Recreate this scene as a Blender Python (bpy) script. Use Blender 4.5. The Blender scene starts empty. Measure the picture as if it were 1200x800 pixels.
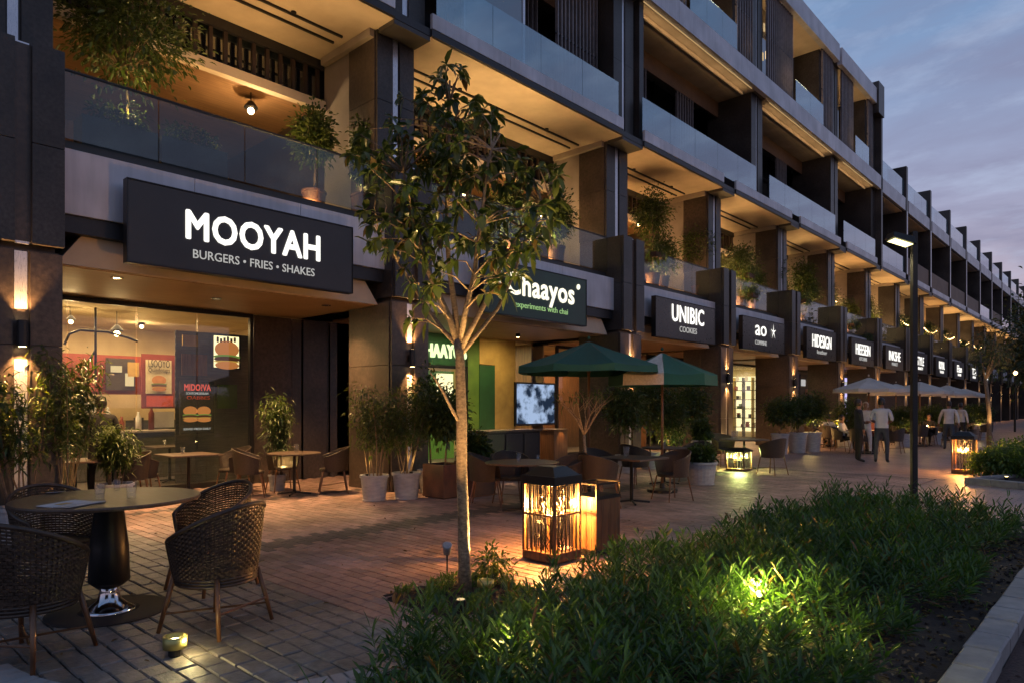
import bpy, bmesh, math, random
import numpy as np
from mathutils import Vector, Matrix
R = math.radians
rnd = random.Random(7)
scene = bpy.context.scene
C = scene.collection
# ---------------------------------------------------------------- camera, world, exposure
CAM_YAW = math.atan(740 / 800)
cam_data = bpy.data.cameras.new('camera'); cam = bpy.data.objects.new('camera', cam_data); C.objects.link(cam)
cam.location = (0, 0, 1.6); cam.rotation_euler = (R(90), 0, CAM_YAW)
cam_data.sensor_width = 36; cam_data.lens = 24; cam_data.shift_y = 74 / 1200
cam_data.clip_start = 0.05; cam_data.clip_end = 2000
scene.camera = cam
scene.view_settings.view_transform = 'Standard'; scene.view_settings.look = 'None'
scene.view_settings.exposure = 0.0; scene.view_settings.gamma = 1.0
scene.cycles.use_denoising = True
scene.cycles.max_bounces = 7; scene.cycles.transparent_max_bounces = 16
scene.cycles.diffuse_bounces = 4; scene.cycles.glossy_bounces = 4
scene.cycles.sample_clamp_indirect = 4.0
scene.cycles.caustics_reflective = False; scene.cycles.caustics_refractive = False

def nodes_of(tree):
    tree.nodes.clear()
    def N(t, **kw):
        n = tree.nodes.new(t)
        for k, v in kw.items():
            if k in n.inputs: n.inputs[k].default_value = v
            else: setattr(n, k, v)
        return n
    return N, tree.links.new

world = bpy.data.worlds.new('World'); scene.world = world; world.use_nodes = True
N, LK = nodes_of(world.node_tree)
tc = N('ShaderNodeTexCoord'); sep = N('ShaderNodeSeparateXYZ'); LK(tc.outputs['Generated'], sep.inputs[0])
ramp = N('ShaderNodeValToRGB'); LK(sep.outputs['Z'], ramp.inputs[0])
cr = ramp.color_ramp
cr.elements[0].position = 0.0; cr.elements[0].color = (.37, .27, .29, 1)
cr.elements[1].position = 1.0; cr.elements[1].color = (.045, .10, .20, 1)
for p, c in ((.10, (.33, .27, .315)), (.24, (.235, .245, .345)), (.45, (.12, .195, .33)), (.7, (.07, .135, .25))):
    e = cr.elements.new(p); e.color = (*c, 1)
# cloud layer: direction projected on a plane overhead so the bands close up towards the horizon
zc = N('ShaderNodeMath', operation='MAXIMUM'); zc.inputs[1].default_value = .04; LK(sep.outputs['Z'], zc.inputs[0])
za = N('ShaderNodeMath', operation='ADD'); za.inputs[1].default_value = .16; LK(zc.outputs[0], za.inputs[0])
dx = N('ShaderNodeMath', operation='DIVIDE'); LK(sep.outputs['X'], dx.inputs[0]); LK(za.outputs[0], dx.inputs[1])
dy = N('ShaderNodeMath', operation='DIVIDE'); LK(sep.outputs['Y'], dy.inputs[0]); LK(za.outputs[0], dy.inputs[1])
cmb = N('ShaderNodeCombineXYZ'); LK(dx.outputs[0], cmb.inputs[0]); LK(dy.outputs[0], cmb.inputs[1])
mp = N('ShaderNodeMapping'); mp.inputs['Rotation'].default_value = (0, 0, R(28)); mp.inputs['Scale'].default_value = (.95, 1.45, 1)
LK(cmb.outputs[0], mp.inputs[0])
n1 = N('ShaderNodeTexNoise'); n1.inputs['Scale'].default_value = 1.5; n1.inputs['Detail'].default_value = 9; n1.inputs['Roughness'].default_value = .58; n1.inputs['Distortion'].default_value = .35
LK(mp.outputs[0], n1.inputs['Vector'])
r2 = N('ShaderNodeValToRGB'); LK(n1.outputs['Fac'], r2.inputs[0])
r2.color_ramp.elements[0].position = .40; r2.color_ramp.elements[0].color = (0, 0, 0, 1)
r2.color_ramp.elements[1].position = .66; r2.color_ramp.elements[1].color = (1, 1, 1, 1)
mx = N('ShaderNodeMixRGB'); LK(ramp.outputs[0], mx.inputs[1]); mx.inputs[2].default_value = (.145, .145, .225, 1)
mf = N('ShaderNodeMath', operation='MULTIPLY'); mf.inputs[1].default_value = .78; LK(r2.outputs[0], mf.inputs[0]); LK(mf.outputs[0], mx.inputs[0])
n2 = N('ShaderNodeTexNoise'); n2.inputs['Scale'].default_value = 3.4; n2.inputs['Detail'].default_value = 8; n2.inputs['Roughness'].default_value = .62
LK(mp.outputs[0], n2.inputs['Vector'])
r3 = N('ShaderNodeValToRGB'); LK(n2.outputs['Fac'], r3.inputs[0]); r3.color_ramp.elements[0].position = .48; r3.color_ramp.elements[0].color = (0, 0, 0, 1)
r3.color_ramp.elements[1].position = .75; r3.color_ramp.elements[1].color = (.42, .42, .42, 1)
mx2 = N('ShaderNodeMixRGB'); LK(r3.outputs[0], mx2.inputs[0]); LK(mx.outputs[0], mx2.inputs[1]); mx2.inputs[2].default_value = (.33, .40, .53, 1)
bg = N('ShaderNodeBackground'); bg.inputs['Strength'].default_value = 1.65; LK(mx2.outputs[0], bg.inputs['Color'])
wo = N('ShaderNodeOutputWorld'); LK(bg.outputs[0], wo.inputs['Surface'])

# ---------------------------------------------------------------- point helpers (a = metres from the camera axis line to a plane parallel to the facade)
FS, FC = math.sin(CAM_YAW), math.cos(CAM_YAW)
def tt(px):
    u = (px - 600) / 800; return (FC + u * FS) / (FS - u * FC)
def at(px, py, a):
    t = tt(px); d = a * (FS + t * FC); return Vector((-a, a * t, 1.6 + (474 - py) * d / 800))
def gp(px, py, z=0.0):
    d = 800 * (1.6 - z) / (py - 474); r = d * (px - 600) / 800
    return Vector((r * FC - d * FS, r * FS + d * FC, z))
def depth(x, y): return -x * FS + y * FC
def proj(x, y, z):
    d = depth(x, y); return 600 + 800 * (x * FC + y * FS) / d, 474 - 800 * (z - 1.6) / d

# ---------------------------------------------------------------- materials
MATS = {}
def mat(name, c1, c2=None, rough=.5, metal=0., scale=6., detail=5., bump=0., bscale=None, stretch=(1, 1, 1), spec=.5, island=0., pos=.18, coat=0., rvar=.12):
    m = bpy.data.materials.new(name); m.use_nodes = True; MATS[name] = m
    N, LK = nodes_of(m.node_tree)
    out = N('ShaderNodeOutputMaterial'); b = N('ShaderNodeBsdfPrincipled'); LK(b.outputs[0], out.inputs[0])
    b.inputs['Metallic'].default_value = metal; b.inputs['Specular IOR Level'].default_value = spec
    b.inputs['Coat Weight'].default_value = coat
    tc = N('ShaderNodeTexCoord'); mp = N('ShaderNodeMapping'); mp.inputs['Scale'].default_value = stretch
    oi = N('ShaderNodeObjectInfo'); vm = N('ShaderNodeVectorMath', operation='SCALE'); vm.inputs[0].default_value = (37, 53, 71)
    LK(oi.outputs['Random'], vm.inputs['Scale']); LK(tc.outputs['Object'], mp.inputs['Vector']); LK(vm.outputs[0], mp.inputs['Location'])
    nz = N('ShaderNodeTexNoise'); nz.inputs['Scale'].default_value = scale; nz.inputs['Detail'].default_value = detail; nz.inputs['Roughness'].default_value = .6
    LK(mp.outputs[0], nz.inputs['Vector'])
    if c2 is None: c2 = tuple(v * .72 for v in c1)
    rp = N('ShaderNodeValToRGB'); LK(nz.outputs['Fac'], rp.inputs[0])
    rp.color_ramp.elements[0].position = .33; rp.color_ramp.elements[0].color = (*c2, 1)
    rp.color_ramp.elements[1].position = .67; rp.color_ramp.elements[1].color = (*c1, 1)
    col = rp.outputs[0]
    ge = N('ShaderNodeNewGeometry')
    if pos:   # broad patches of wear and dust
        n3 = N('ShaderNodeTexNoise'); n3.inputs['Scale'].default_value = 1.1; n3.inputs['Detail'].default_value = 3; LK(ge.outputs['Position'], n3.inputs['Vector'])
        mr = N('ShaderNodeMapRange'); mr.inputs['From Min'].default_value = .3; mr.inputs['From Max'].default_value = .7; mr.inputs['To Min'].default_value = 1 - pos; mr.inputs['To Max'].default_value = 1 + pos
        LK(n3.outputs['Fac'], mr.inputs['Value'])
        h = N('ShaderNodeVectorMath', operation='SCALE'); LK(col, h.inputs[0]); LK(mr.outputs[0], h.inputs['Scale']); col = h.outputs[0]
    if island:
        mr = N('ShaderNodeMapRange'); mr.inputs['To Min'].default_value = 1 - island; mr.inputs['To Max'].default_value = 1 + island
        LK(ge.outputs['Random Per Island'], mr.inputs['Value'])
        h = N('ShaderNodeVectorMath', operation='SCALE'); LK(col, h.inputs[0]); LK(mr.outputs[0], h.inputs['Scale']); col = h.outputs[0]
    LK(col, b.inputs['Base Color'])
    mr = N('ShaderNodeMapRange'); mr.inputs['To Min'].default_value = max(.02, rough - rvar); mr.inputs['To Max'].default_value = min(1, rough + rvar)
    LK(nz.outputs['Fac'], mr.inputs['Value']); LK(mr.outputs[0], b.inputs['Roughness'])
    if bump:
        bn = N('ShaderNodeTexNoise'); bn.inputs['Scale'].default_value = bscale or scale * 4; bn.inputs['Detail'].default_value = 4; LK(mp.outputs[0], bn.inputs['Vector'])
        bp = N('ShaderNodeBump'); bp.inputs['Strength'].default_value = bump; bp.inputs['Distance'].default_value = .01
        LK(bn.outputs['Fac'], bp.inputs['Height']); LK(bp.outputs[0], b.inputs['Normal'])
    m['bsdf'] = b.name
    return m
def emit(name, col, s):
    m = bpy.data.materials.new(name); m.use_nodes = True; N, LK = nodes_of(m.node_tree)
    o = N('ShaderNodeOutputMaterial'); e = N('ShaderNodeEmission'); e.inputs[0].default_value = (*col, 1); e.inputs[1].default_value = s
    LK(e.outputs[0], o.inputs[0]); return m
def glass(name, tint, refl=.12, alpha=.5, rough=.02, body=(.30, .40, .42)):
    """a pane: part clear, part tinted film, with a fresnel mirror on top"""
    m = bpy.data.materials.new(name); m.use_nodes = True; N, LK = nodes_of(m.node_tree)
    o = N('ShaderNodeOutputMaterial'); t = N('ShaderNodeBsdfTransparent'); t.inputs[0].default_value = (*tint, 1)
    d = N('ShaderNodeBsdfDiffuse'); d.inputs[0].default_value = (*body, 1)
    a = N('ShaderNodeMixShader'); a.inputs[0].default_value = alpha; LK(t.outputs[0], a.inputs[1]); LK(d.outputs[0], a.inputs[2])
    g = N('ShaderNodeBsdfGlossy'); g.inputs[0].default_value = (.95, .97, 1, 1); g.inputs['Roughness'].default_value = rough
    lw = N('ShaderNodeLayerWeight'); lw.inputs[0].default_value = .5
    pw = N('ShaderNodeMath', operation='POWER'); pw.inputs[1].default_value = 4.5; LK(lw.outputs['Facing'], pw.inputs[0])
    ad = N('ShaderNodeMath', operation='MULTIPLY_ADD'); ad.inputs[1].default_value = .85; ad.inputs[2].default_value = .03 + refl; LK(pw.outputs[0], ad.inputs[0]); ad.use_clamp = True
    b = N('ShaderNodeMixShader'); LK(ad.outputs[0], b.inputs[0]); LK(a.outputs[0], b.inputs[1]); LK(g.outputs[0], b.inputs[2])
    LK(b.outputs[0], o.inputs[0]); return m
def leafmat(name, c1, c2, rough=.38, trans=.35, dry=0.):
    m = bpy.data.materials.new(name); m.use_nodes = True; N, LK = nodes_of(m.node_tree)
    o = N('ShaderNodeOutputMaterial'); b = N('ShaderNodeBsdfPrincipled'); b.inputs['Roughness'].default_value = rough
    ge = N('ShaderNodeNewGeometry'); oi = N('ShaderNodeObjectInfo')
    ad = N('ShaderNodeMath', operation='ADD'); LK(ge.outputs['Random Per Island'], ad.inputs[0]); LK(oi.outputs['Random'], ad.inputs[1])
    fr = N('ShaderNodeMath', operation='FRACT'); LK(ad.outputs[0], fr.inputs[0])
    rp = N('ShaderNodeValToRGB'); rp.color_ramp.elements[0].color = (*c1, 1); rp.color_ramp.elements[1].color = (*c2, 1); LK(fr.outputs[0], rp.inputs[0])
    if dry:
        e = rp.color_ramp.elements.new(1 - dry); e.color = (*c2, 1); e = rp.color_ramp.elements.new(1 - dry * .8); e.color = (.16, .105, .035, 1); rp.color_ramp.elements[-1].color = (.11, .06, .025, 1)
    LK(rp.outputs[0], b.inputs['Base Color'])
    t = N('ShaderNodeBsdfTranslucent'); h = N('ShaderNodeVectorMath', operation='MULTIPLY'); h.inputs[1].default_value = (1.5, 1.6, .6); LK(rp.outputs[0], h.inputs[0]); LK(h.outputs[0], t.inputs[0])
    a = N('ShaderNodeMixShader'); a.inputs[0].default_value = trans; LK(b.outputs[0], a.inputs[1]); LK(t.outputs[0], a.inputs[2]); LK(a.outputs[0], o.inputs[0])
    return m
M = {}
M['granite'] = mat('dark_granite', (.050, .044, .042), (.024, .021, .020), spec=.38, rough=.38, scale=24, bump=.2, bscale=70, pos=.42)
M['granite_b'] = mat('brown_granite', (.068, .050, .041), (.030, .022, .018), rough=.40, scale=16, bump=.25, bscale=50, pos=.45)
M['dark'] = mat('dark_painted_metal', (.030, .030, .034), (.022, .022, .025), rough=.45, scale=12, metal=.3)
M['beam'] = mat('dark_beam', (.045, .042, .042), rough=.5, scale=8)
M['fascia'] = mat('white_aluminium_panel', (.50, .50, .54), (.42, .42, .46), rough=.42, scale=2.5, stretch=(1, 4, .35), pos=.2, metal=.15)
M['strip'] = mat('brushed_steel', (.62, .62, .66), (.50, .50, .54), rough=.30, scale=30, stretch=(8, 8, .4), metal=.75, bump=.05)
M['soffit'] = mat('cream_plaster', (.56, .47, .36), (.50, .41, .31), rough=.8, scale=3, bump=.06, bscale=26, pos=.12)
M['beige'] = mat('beige_plaster', (.33, .28, .24), (.27, .225, .19), rough=.85, scale=2.2, bump=.06, pos=.14)
M['woodceil'] = mat('wood_slat_ceiling', (.30, .17, .085), (.17, .088, .042), rough=.42, scale=3, detail=9, stretch=(9, .35, 9), bump=.25, bscale=5, pos=.2)
M['reeded'] = mat('reeded_ceiling', (.36, .25, .14), (.20, .13, .07), rough=.52, scale=4, detail=8, stretch=(14, .3, 6), bump=.3, bscale=5, pos=.14)
M['wood'] = mat('brown_timber', (.20, .095, .042), (.095, .042, .020), rough=.42, scale=5, detail=8, stretch=(5, 5, .5), bump=.15, pos=.2)
M['tabletop'] = mat('dark_table_top', (.085, .052, .035), (.040, .025, .018), rough=.46, scale=4, detail=8, stretch=(1, 8, 1), bump=.08)
M['wicker'] = mat('brown_wicker', (.048, .028, .018), (.016, .010, .007), rough=.42, scale=22, island=.35, pos=0)
M['leg'] = mat('chair_leg_cane', (.19, .085, .034), (.075, .033, .015), rough=.36, scale=16, stretch=(1, 1, .3), bump=.1)
M['chrome'] = mat('polished_steel', (.62, .62, .66), rough=.12, metal=1, scale=5, rvar=.05)
M['black'] = mat('black_metal', (.018, .018, .020), rough=.4, scale=10, metal=.4)
M['plate'] = mat('dull_dark_plate', (.035, .032, .032), rough=.75, scale=10, spec=.2)
M['white'] = mat('white_ceramic', (.66, .66, .68), (.56, .56, .59), rough=.4, scale=5)
M['pot'] = mat('grey_fibre_pot', (.38, .38, .40), (.27, .27, .29), rough=.65, scale=7, stretch=(1, 1, 3), bump=.18, bscale=30, pos=.2)
M['corten'] = mat('rusty_planter', (.12, .050, .030), (.055, .026, .020), rough=.6, scale=5, bump=.2)
M['soil'] = mat('dark_soil', (.034, .021, .015), (.014, .009, .007), rough=.95, scale=22, bump=1., bscale=70)
M['mulch'] = mat('bark_mulch', (.085, .045, .038), (.032, .019, .018), rough=.92, scale=35, detail=8, bump=1., bscale=60)
M['paver'] = mat('clay_paver', (.31, .195, .165), (.19, .125, .11), rough=.52, scale=14, bump=.35, bscale=60, island=.26, pos=.40)
M['cobble'] = mat('grey_cobble', (.205, .178, .160), (.105, .092, .083), rough=.52, scale=12, bump=.5, bscale=45, island=.32, pos=.38)
M['band'] = mat('dark_paver', (.085, .070, .068), (.055, .045, .045), rough=.55, scale=12, bump=.35, bscale=50, island=.2, pos=.2)
M['grout'] = mat('sand_joint', (.060, .050, .047), (.034, .029, .028), rough=.95, scale=30, bump=.4)
M['kerb'] = mat('pale_kerb_stone', (.27, .26, .26), (.19, .185, .19), rough=.7, scale=9, bump=.35, bscale=55, pos=.25)
M['concrete'] = mat('pale_concrete', (.33, .33, .34), (.25, .25, .26), rough=.75, scale=5, bump=.25, bscale=60, pos=.2)
M['tarmac'] = mat('dark_ground', (.055, .050, .052), rough=.85, scale=10, bump=.2)
M['bark'] = mat('pale_bark', (.34, .235, .145), (.12, .075, .045), rough=.78, scale=13, detail=10, stretch=(2.2, 2.2, 4), bump=.8, bscale=24, pos=.2)
M['stem'] = mat('brown_stem', (.21, .14, .08), (.11, .07, .04), rough=.7, scale=14, bump=.3)
M['leaf_tree'] = leafmat('tree_leaf', (.028, .052, .013), (.085, .105, .026), rough=.34, trans=.28, dry=.05)
M['leaf_bed'] = leafmat('bed_leaf', (.018, .056, .013), (.078, .150, .032), rough=.36, trans=.30, dry=.05)
M['leaf_pot'] = leafmat('pot_leaf', (.020, .042, .011), (.070, .095, .022), rough=.4, trans=.35)
M['leaf_hedge'] = leafmat('hedge_leaf', (.045, .100, .022), (.11, .17, .035), rough=.4, trans=.3)
M['leaf_dark'] = leafmat('far_tree_leaf', (.018, .034, .014), (.045, .065, .022), rough=.5, trans=.2)
M['grass'] = leafmat('grass_blade', (.050, .115, .024), (.11, .18, .04), rough=.5, trans=.3)
M['sign'] = mat('black_sign_board', (.020, .020, .023), (.016, .016, .018), rough=.38, scale=8)
M['sign_g'] = mat('green_sign_board', (.018, .058, .036), (.014, .046, .028), rough=.4, scale=8)
M['sign_br'] = mat('bronze_sign_board', (.050, .045, .042), (.034, .030, .028), rough=.3, scale=8, metal=.4)
M['green'] = mat('green_canvas', (.006, .080, .062), (.004, .058, .045), rough=.8, scale=40, bump=.2)
M['canvas'] = mat('cream_canvas', (.50, .46, .42), (.42, .38, .35), rough=.85, scale=30, bump=.2)
M['canvas_w'] = mat('white_canvas', (.62, .58, .54), rough=.85, scale=30, bump=.2)
M['greenwall'] = mat('green_painted_wall', (.075, .15, .022), (.05, .11, .016), rough=.55, scale=3)
M['dkgreen'] = mat('dark_green_panel', (.018, .075, .030), rough=.45, scale=3)
M['yellowwall'] = mat('ochre_wall', (.42, .28, .09), (.30, .19, .06), rough=.7, scale=3)
M['cream'] = mat('cream_shop_wall', (.62, .50, .32), (.54, .43, .27), rough=.8, scale=2)
M['redwood'] = mat('red_frame', (.24, .042, .022), rough=.45, scale=4)
M['darkwall'] = mat('dark_ribbed_wall', (.10, .095, .080), (.055, .052, .045), rough=.5, scale=3, stretch=(1, 1, 14), bump=.3)
M['brownpanel'] = mat('brown_screen_panel', (.15, .085, .050), (.10, .055, .033), rough=.6, scale=6, bump=.3)
M['slatdark'] = mat('dark_timber_slat', (.030, .018, .014), rough=.5, scale=6)
M['shelf'] = mat('dark_shelf', (.05, .04, .035), rough=.5, scale=6)
M['skin'] = mat('skin', (.24, .125, .080), rough=.5, scale=10, pos=0)
M['hair'] = mat('black_hair', (.012, .010, .010), rough=.5, scale=60, pos=0)
M['hair_w'] = mat('grey_hair', (.45, .43, .42), rough=.6, scale=60, pos=0)
M['navy'] = mat('navy_cloth', (.018, .020, .032), rough=.9, scale=20, pos=0, bump=.2)
M['lightblue'] = mat('pale_blue_cloth', (.40, .46, .56), (.34, .40, .50), rough=.9, scale=8, pos=0, bump=.3)
M['whitecloth'] = mat('white_cloth', (.55, .54, .56), rough=.9, scale=8, pos=0, bump=.3)
M['jeans'] = mat('dark_jeans', (.040, .055, .080), (.026, .036, .055), rough=.9, scale=20, pos=0)
M['blackcloth'] = mat('black_cloth', (.014, .014, .016), rough=.9, scale=20, pos=0)
M['redcloth'] = mat('dull_red_cloth', (.16, .05, .05), rough=.9, scale=20, pos=0)
M['shoe'] = mat('black_leather', (.012, .011, .011), rough=.4, scale=20, pos=0)
M['steelrib'] = mat('umbrella_rib', (.09, .06, .045), rough=.45, scale=10)
M['rail_glass'] = glass('balcony_glass', (.70, .76, .76), refl=.02, alpha=.015)
M['rail_glass_b'] = glass('upper_balcony_glass', (.62, .78, .84), refl=.24, alpha=.36, body=(.04, .18, .24))
M['shop_glass'] = glass('shop_glass', (.93, .94, .90), refl=.015, alpha=.02)
M['win_glass'] = glass('dark_window_glass', (.10, .12, .14), refl=.22, alpha=.08)
M['tumbler'] = glass('clear_tumbler', (.97, .97, .97), refl=.01, alpha=.02, body=(.6, .6, .6))
M['lamp_glass'] = glass('lantern_glass', (1, .95, .86), refl=.02, alpha=.0)
WARM = (1.0, .50, .16)
M['e_white'] = emit('lit_letters_white', (1, .97, .90), 1.5)
M['e_cream'] = emit('lit_letters_cream', (1, .93, .74), 1.4)
M['e_dim'] = emit('lit_letters_dim', (.85, .83, .80), .55)
M['e_green'] = emit('lit_letters_green', (.45, .75, .30), .7)
M['e_warm'] = emit('warm_lamp', (1, .62, .25), 14)
M['e_bulb'] = emit('warm_bulb', (1, .66, .30), 28)
M['e_led'] = emit('led_strip', (1, .66, .30), .55)
M['e_street'] = emit('street_lamp_panel', (1, .90, .42), 3.4)
M['e_spot'] = emit('spot_lens', (1, .80, .30), 14)
M['e_window'] = emit('lit_window', (1, .72, .36), 1.0)
M['e_slot'] = emit('lit_slot', (1, .70, .36), 1.6)
M['e_shelf'] = emit('lit_shelf_back', (1, .84, .46), 1.9)
M['e_violet'] = emit('violet_display', (.55, .50, 1.0), 1.3)
M['e_fire'] = emit('lantern_bulb', (1, .50, .12), 14)

# ---------------------------------------------------------------- mesh builder
class MB:
    def __init__(s): s.v = []; s.f = []; s.m = []; s.cur = 0
    def add(s, vs, fs):
        o = len(s.v); s.v += [tuple(v) for v in vs]; s.f += [tuple(i + o for i in f) for f in fs]; s.m += [s.cur] * len(fs); return s
    def box(s, x0, x1, y0, y1, z0, z1, taper=None):
        vs = [(x0, y0, z0), (x1, y0, z0), (x1, y1, z0), (x0, y1, z0), (x0, y0, z1), (x1, y0, z1), (x1, y1, z1), (x0, y1, z1)]
        if taper:
            cx, cy = (x0 + x1) / 2, (y0 + y1) / 2
            vs = [v if v[2] == z1 and False else ((cx + (v[0] - cx) * (taper if i < 4 else 1)), (cy + (v[1] - cy) * (taper if i < 4 else 1)), v[2]) for i, v in enumerate(vs)]
        return s.add(vs, [(3, 2, 1, 0), (4, 5, 6, 7), (0, 1, 5, 4), (1, 2, 6, 5), (2, 3, 7, 6), (3, 0, 4, 7)])
    def cbox(s, x0, x1, y0, y1, z0, z1, c):
        """block with a chamfered top edge"""
        vs = [(x0, y0, z0), (x1, y0, z0), (x1, y1, z0), (x0, y1, z0), (x0, y0, z1 - c), (x1, y0, z1 - c), (x1, y1, z1 - c), (x0, y1, z1 - c),
              (x0 + c, y0 + c, z1), (x1 - c, y0 + c, z1), (x1 - c, y1 - c, z1), (x0 + c, y1 - c, z1)]
        return s.add(vs, [(0, 1, 5, 4), (1, 2, 6, 5), (2, 3, 7, 6), (3, 0, 4, 7), (4, 5, 9, 8), (5, 6, 10, 9), (6, 7, 11, 10), (7, 4, 8, 11), (8, 9, 10, 11)])
    def tube(s, pts, rad, n=8, cap=True):
        pts = [Vector(p) for p in pts]; rad = rad if isinstance(rad, (list, tuple)) else [rad] * len(pts)
        vs = []; fs = []; up = Vector((0, 0, 1))
        d0 = (pts[1] - pts[0]).normalized(); ax = d0.orthogonal().normalized()
        for i, p in enumerate(pts):
            d = (pts[min(i + 1, len(pts) - 1)] - pts[max(i - 1, 0)]).normalized()
            ax = (ax - d * ax.dot(d)); ax = ax.normalized() if ax.length > 1e-6 else d.orthogonal().normalized(); bx = d.cross(ax)
            for k in range(n):
                t = 2 * math.pi * k / n; vs.append(p + (ax * math.cos(t) + bx * math.sin(t)) * rad[i])
        for i in range(len(pts) - 1):
            for k in range(n): fs.append((i * n + k, i * n + (k + 1) % n, (i + 1) * n + (k + 1) % n, (i + 1) * n + k))
        if cap: fs.append(tuple(reversed(range(n)))); fs.append(tuple((len(pts) - 1) * n + k for k in range(n)))
        return s.add(vs, fs)
    def lathe(s, prof, n=24, c=(0, 0, 0), sx=1, sy=1):
        vs = []; fs = []
        for r, z in prof:
            for k in range(n):
                t = 2 * math.pi * k / n; vs.append((c[0] + r * sx * math.cos(t), c[1] + r * sy * math.sin(t), c[2] + z))
        for i in range(len(prof) - 1):
            for k in range(n): fs.append((i * n + k, i * n + (k + 1) % n, (i + 1) * n + (k + 1) % n, (i + 1) * n + k))
        if prof[0][0] > 1e-4: fs.append(tuple(reversed(range(n))))
        if prof[-1][0] > 1e-4: fs.append(tuple((len(prof) - 1) * n + k for k in range(n)))
        return s.add(vs, fs)
    def sphere(s, c, r, n=10, m=6, sz=1):
        return s.lathe([(max(1e-5, r * math.sin(math.pi * i / m)), -r * sz * math.cos(math.pi * i / m)) for i in range(m + 1)], n, c)
    def mesh(s, name, mats, smooth=False):
        me = bpy.data.meshes.new(name); me.from_pydata(s.v, [], s.f)
        for m in (mats if isinstance(mats, (list, tuple)) else [mats]): me.materials.append(m)
        if any(s.m): me.polygons.foreach_set('material_index', s.m)
        if smooth: me.polygons.foreach_set('use_smooth', [True] * len(me.polygons))
        me.update(); return me
    def build(s, name, mats, parent=None, smooth=False, bevel=0, loc=None, rot=None):
        return link(name, s.mesh(name, mats, smooth), parent, bevel, loc, rot)
def link(name, me, parent=None, bevel=0, loc=None, rot=None):
    o = bpy.data.objects.new(name, me); C.objects.link(o); o.parent = parent
    if loc is not None: o.location = loc
    if rot is not None: o.rotation_euler = rot
    if bevel:
        b = o.modifiers.new('bevel', 'BEVEL'); b.width = bevel; b.segments = 2; b.limit_method = 'ANGLE'; b.angle_limit = R(50)
    return o
def tag(o, label=None, cat=None, group=None, kind=None):
    if label: o['label'] = label
    if cat: o['category'] = cat
    if group: o['group'] = group
    if kind: o['kind'] = kind
    return o
def thing(name, label, cat, loc=(0, 0, 0), rz=0, group=None):
    o = bpy.data.objects.new(name, None); C.objects.link(o); o.location = loc; o.rotation_euler = (0, 0, rz); o.empty_display_size = .1
    return tag(o, label, cat, group)
def copy_tree(o, parent=None, label=None, loc=None, rz=None, scale=None, group=None):
    c = o.copy(); C.objects.link(c); c.parent = parent
    if label: c['label'] = label
    if group: c['group'] = group
    if loc is not None: c.location = loc
    if rz is not None: c.rotation_euler = (0, 0, rz)
    if scale is not None: c.scale = (scale,) * 3 if not isinstance(scale, tuple) else scale
    for ch in list(o.children): copy_tree(ch, c)
    return c
def lamp(name, kind, loc, power, col=WARM, size=.03, aim=None, cone=60, blend=.4, parent=None, sx=None, sy=None):
    d = bpy.data.lights.new(name, kind); d.energy = power; d.color = col
    if kind == 'AREA':
        d.shape = 'RECTANGLE'; d.size = sx; d.size_y = sy
    else: d.shadow_soft_size = size
    if kind == 'SPOT': d.spot_size = R(cone); d.spot_blend = blend
    o = bpy.data.objects.new(name, d); C.objects.link(o); o.parent = parent; o.location = loc
    if aim is not None: o.rotation_euler = Vector(aim).to_track_quat('-Z', 'Y').to_euler()
    return o
FONT = None
def text(name, body, size, m, depth=.02, bold=0.):
    """lettering as a mesh centred on the origin, reading along +x, facing +z"""
    cu = bpy.data.curves.new(name, 'FONT'); cu.body = body; cu.size = size; cu.extrude = depth; cu.space_character = 1 + bold * 2.5
    cu.align_x = 'CENTER'; cu.align_y = 'CENTER'; cu.resolution_u = 3
    o = bpy.data.objects.new(name, cu); C.objects.link(o)
    bpy.context.view_layer.update()
    me = bpy.data.meshes.new_from_object(o.evaluated_get(bpy.context.evaluated_depsgraph_get()))
    bpy.data.objects.remove(o); bpy.data.curves.remove(cu)
    if bold:      # heavier strokes: the same outline stacked a few millimetres to each side
        vs = [tuple(v.co) for v in me.vertices]; fs = [tuple(p.vertices) for p in me.polygons]; V_, F_ = [], []
        for q in range(8):
            a = 2 * math.pi * q / 8; o = len(V_); V_ += [(x + bold * math.cos(a), y + bold * math.sin(a), z + .0007 * q) for x, y, z in vs]; F_ += [tuple(i + o for i in f) for f in fs]
        me = bpy.data.meshes.new(name); me.from_pydata(V_, [], F_)
    me.name = name; me.materials.clear(); me.materials.append(m)
    return me
FACE = (R(90), 0, R(90))     # turns a drawing in xy to stand on the facade, facing the promenade

# ---------------------------------------------------------------- leaves (numpy): 8 vertices a leaf with a folded, drooping blade
def leaf_arrays(P, D, L, Wd, droop, rng, fold=.25):
    n = len(P); D = D / np.maximum(np.linalg.norm(D, axis=1, keepdims=True), 1e-6)
    up = np.tile([0, 0, 1.], (n, 1)) + rng.normal(0, .35, (n, 3)); side = np.cross(D, up); side /= np.maximum(np.linalg.norm(side, axis=1, keepdims=True), 1e-6)
    nor = np.cross(side, D); L = L[:, None]; Wd = Wd[:, None]; dr = np.zeros((n, 3)); dr[:, 2] = -1
    dp = droop[:, None] * L
    c1 = P + D * L * .36 + dr * dp * .12; c2 = P + D * L * .72 + dr * dp * .5; tip = P + D * L * .97 + dr * dp
    v = np.stack([P, c1 - side * Wd * .5 + nor * Wd * fold, c1, c1 + side * Wd * .5 + nor * Wd * fold,
                  c2 - side * Wd * .42 + nor * Wd * fold, c2, c2 + side * Wd * .42 + nor * Wd * fold, tip], 1)
    return v.reshape(-1, 3)
LF = [(0, 2, 1), (0, 3, 2), (1, 2, 5, 4), (2, 3, 6, 5), (4, 5, 7), (5, 6, 7)]
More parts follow.
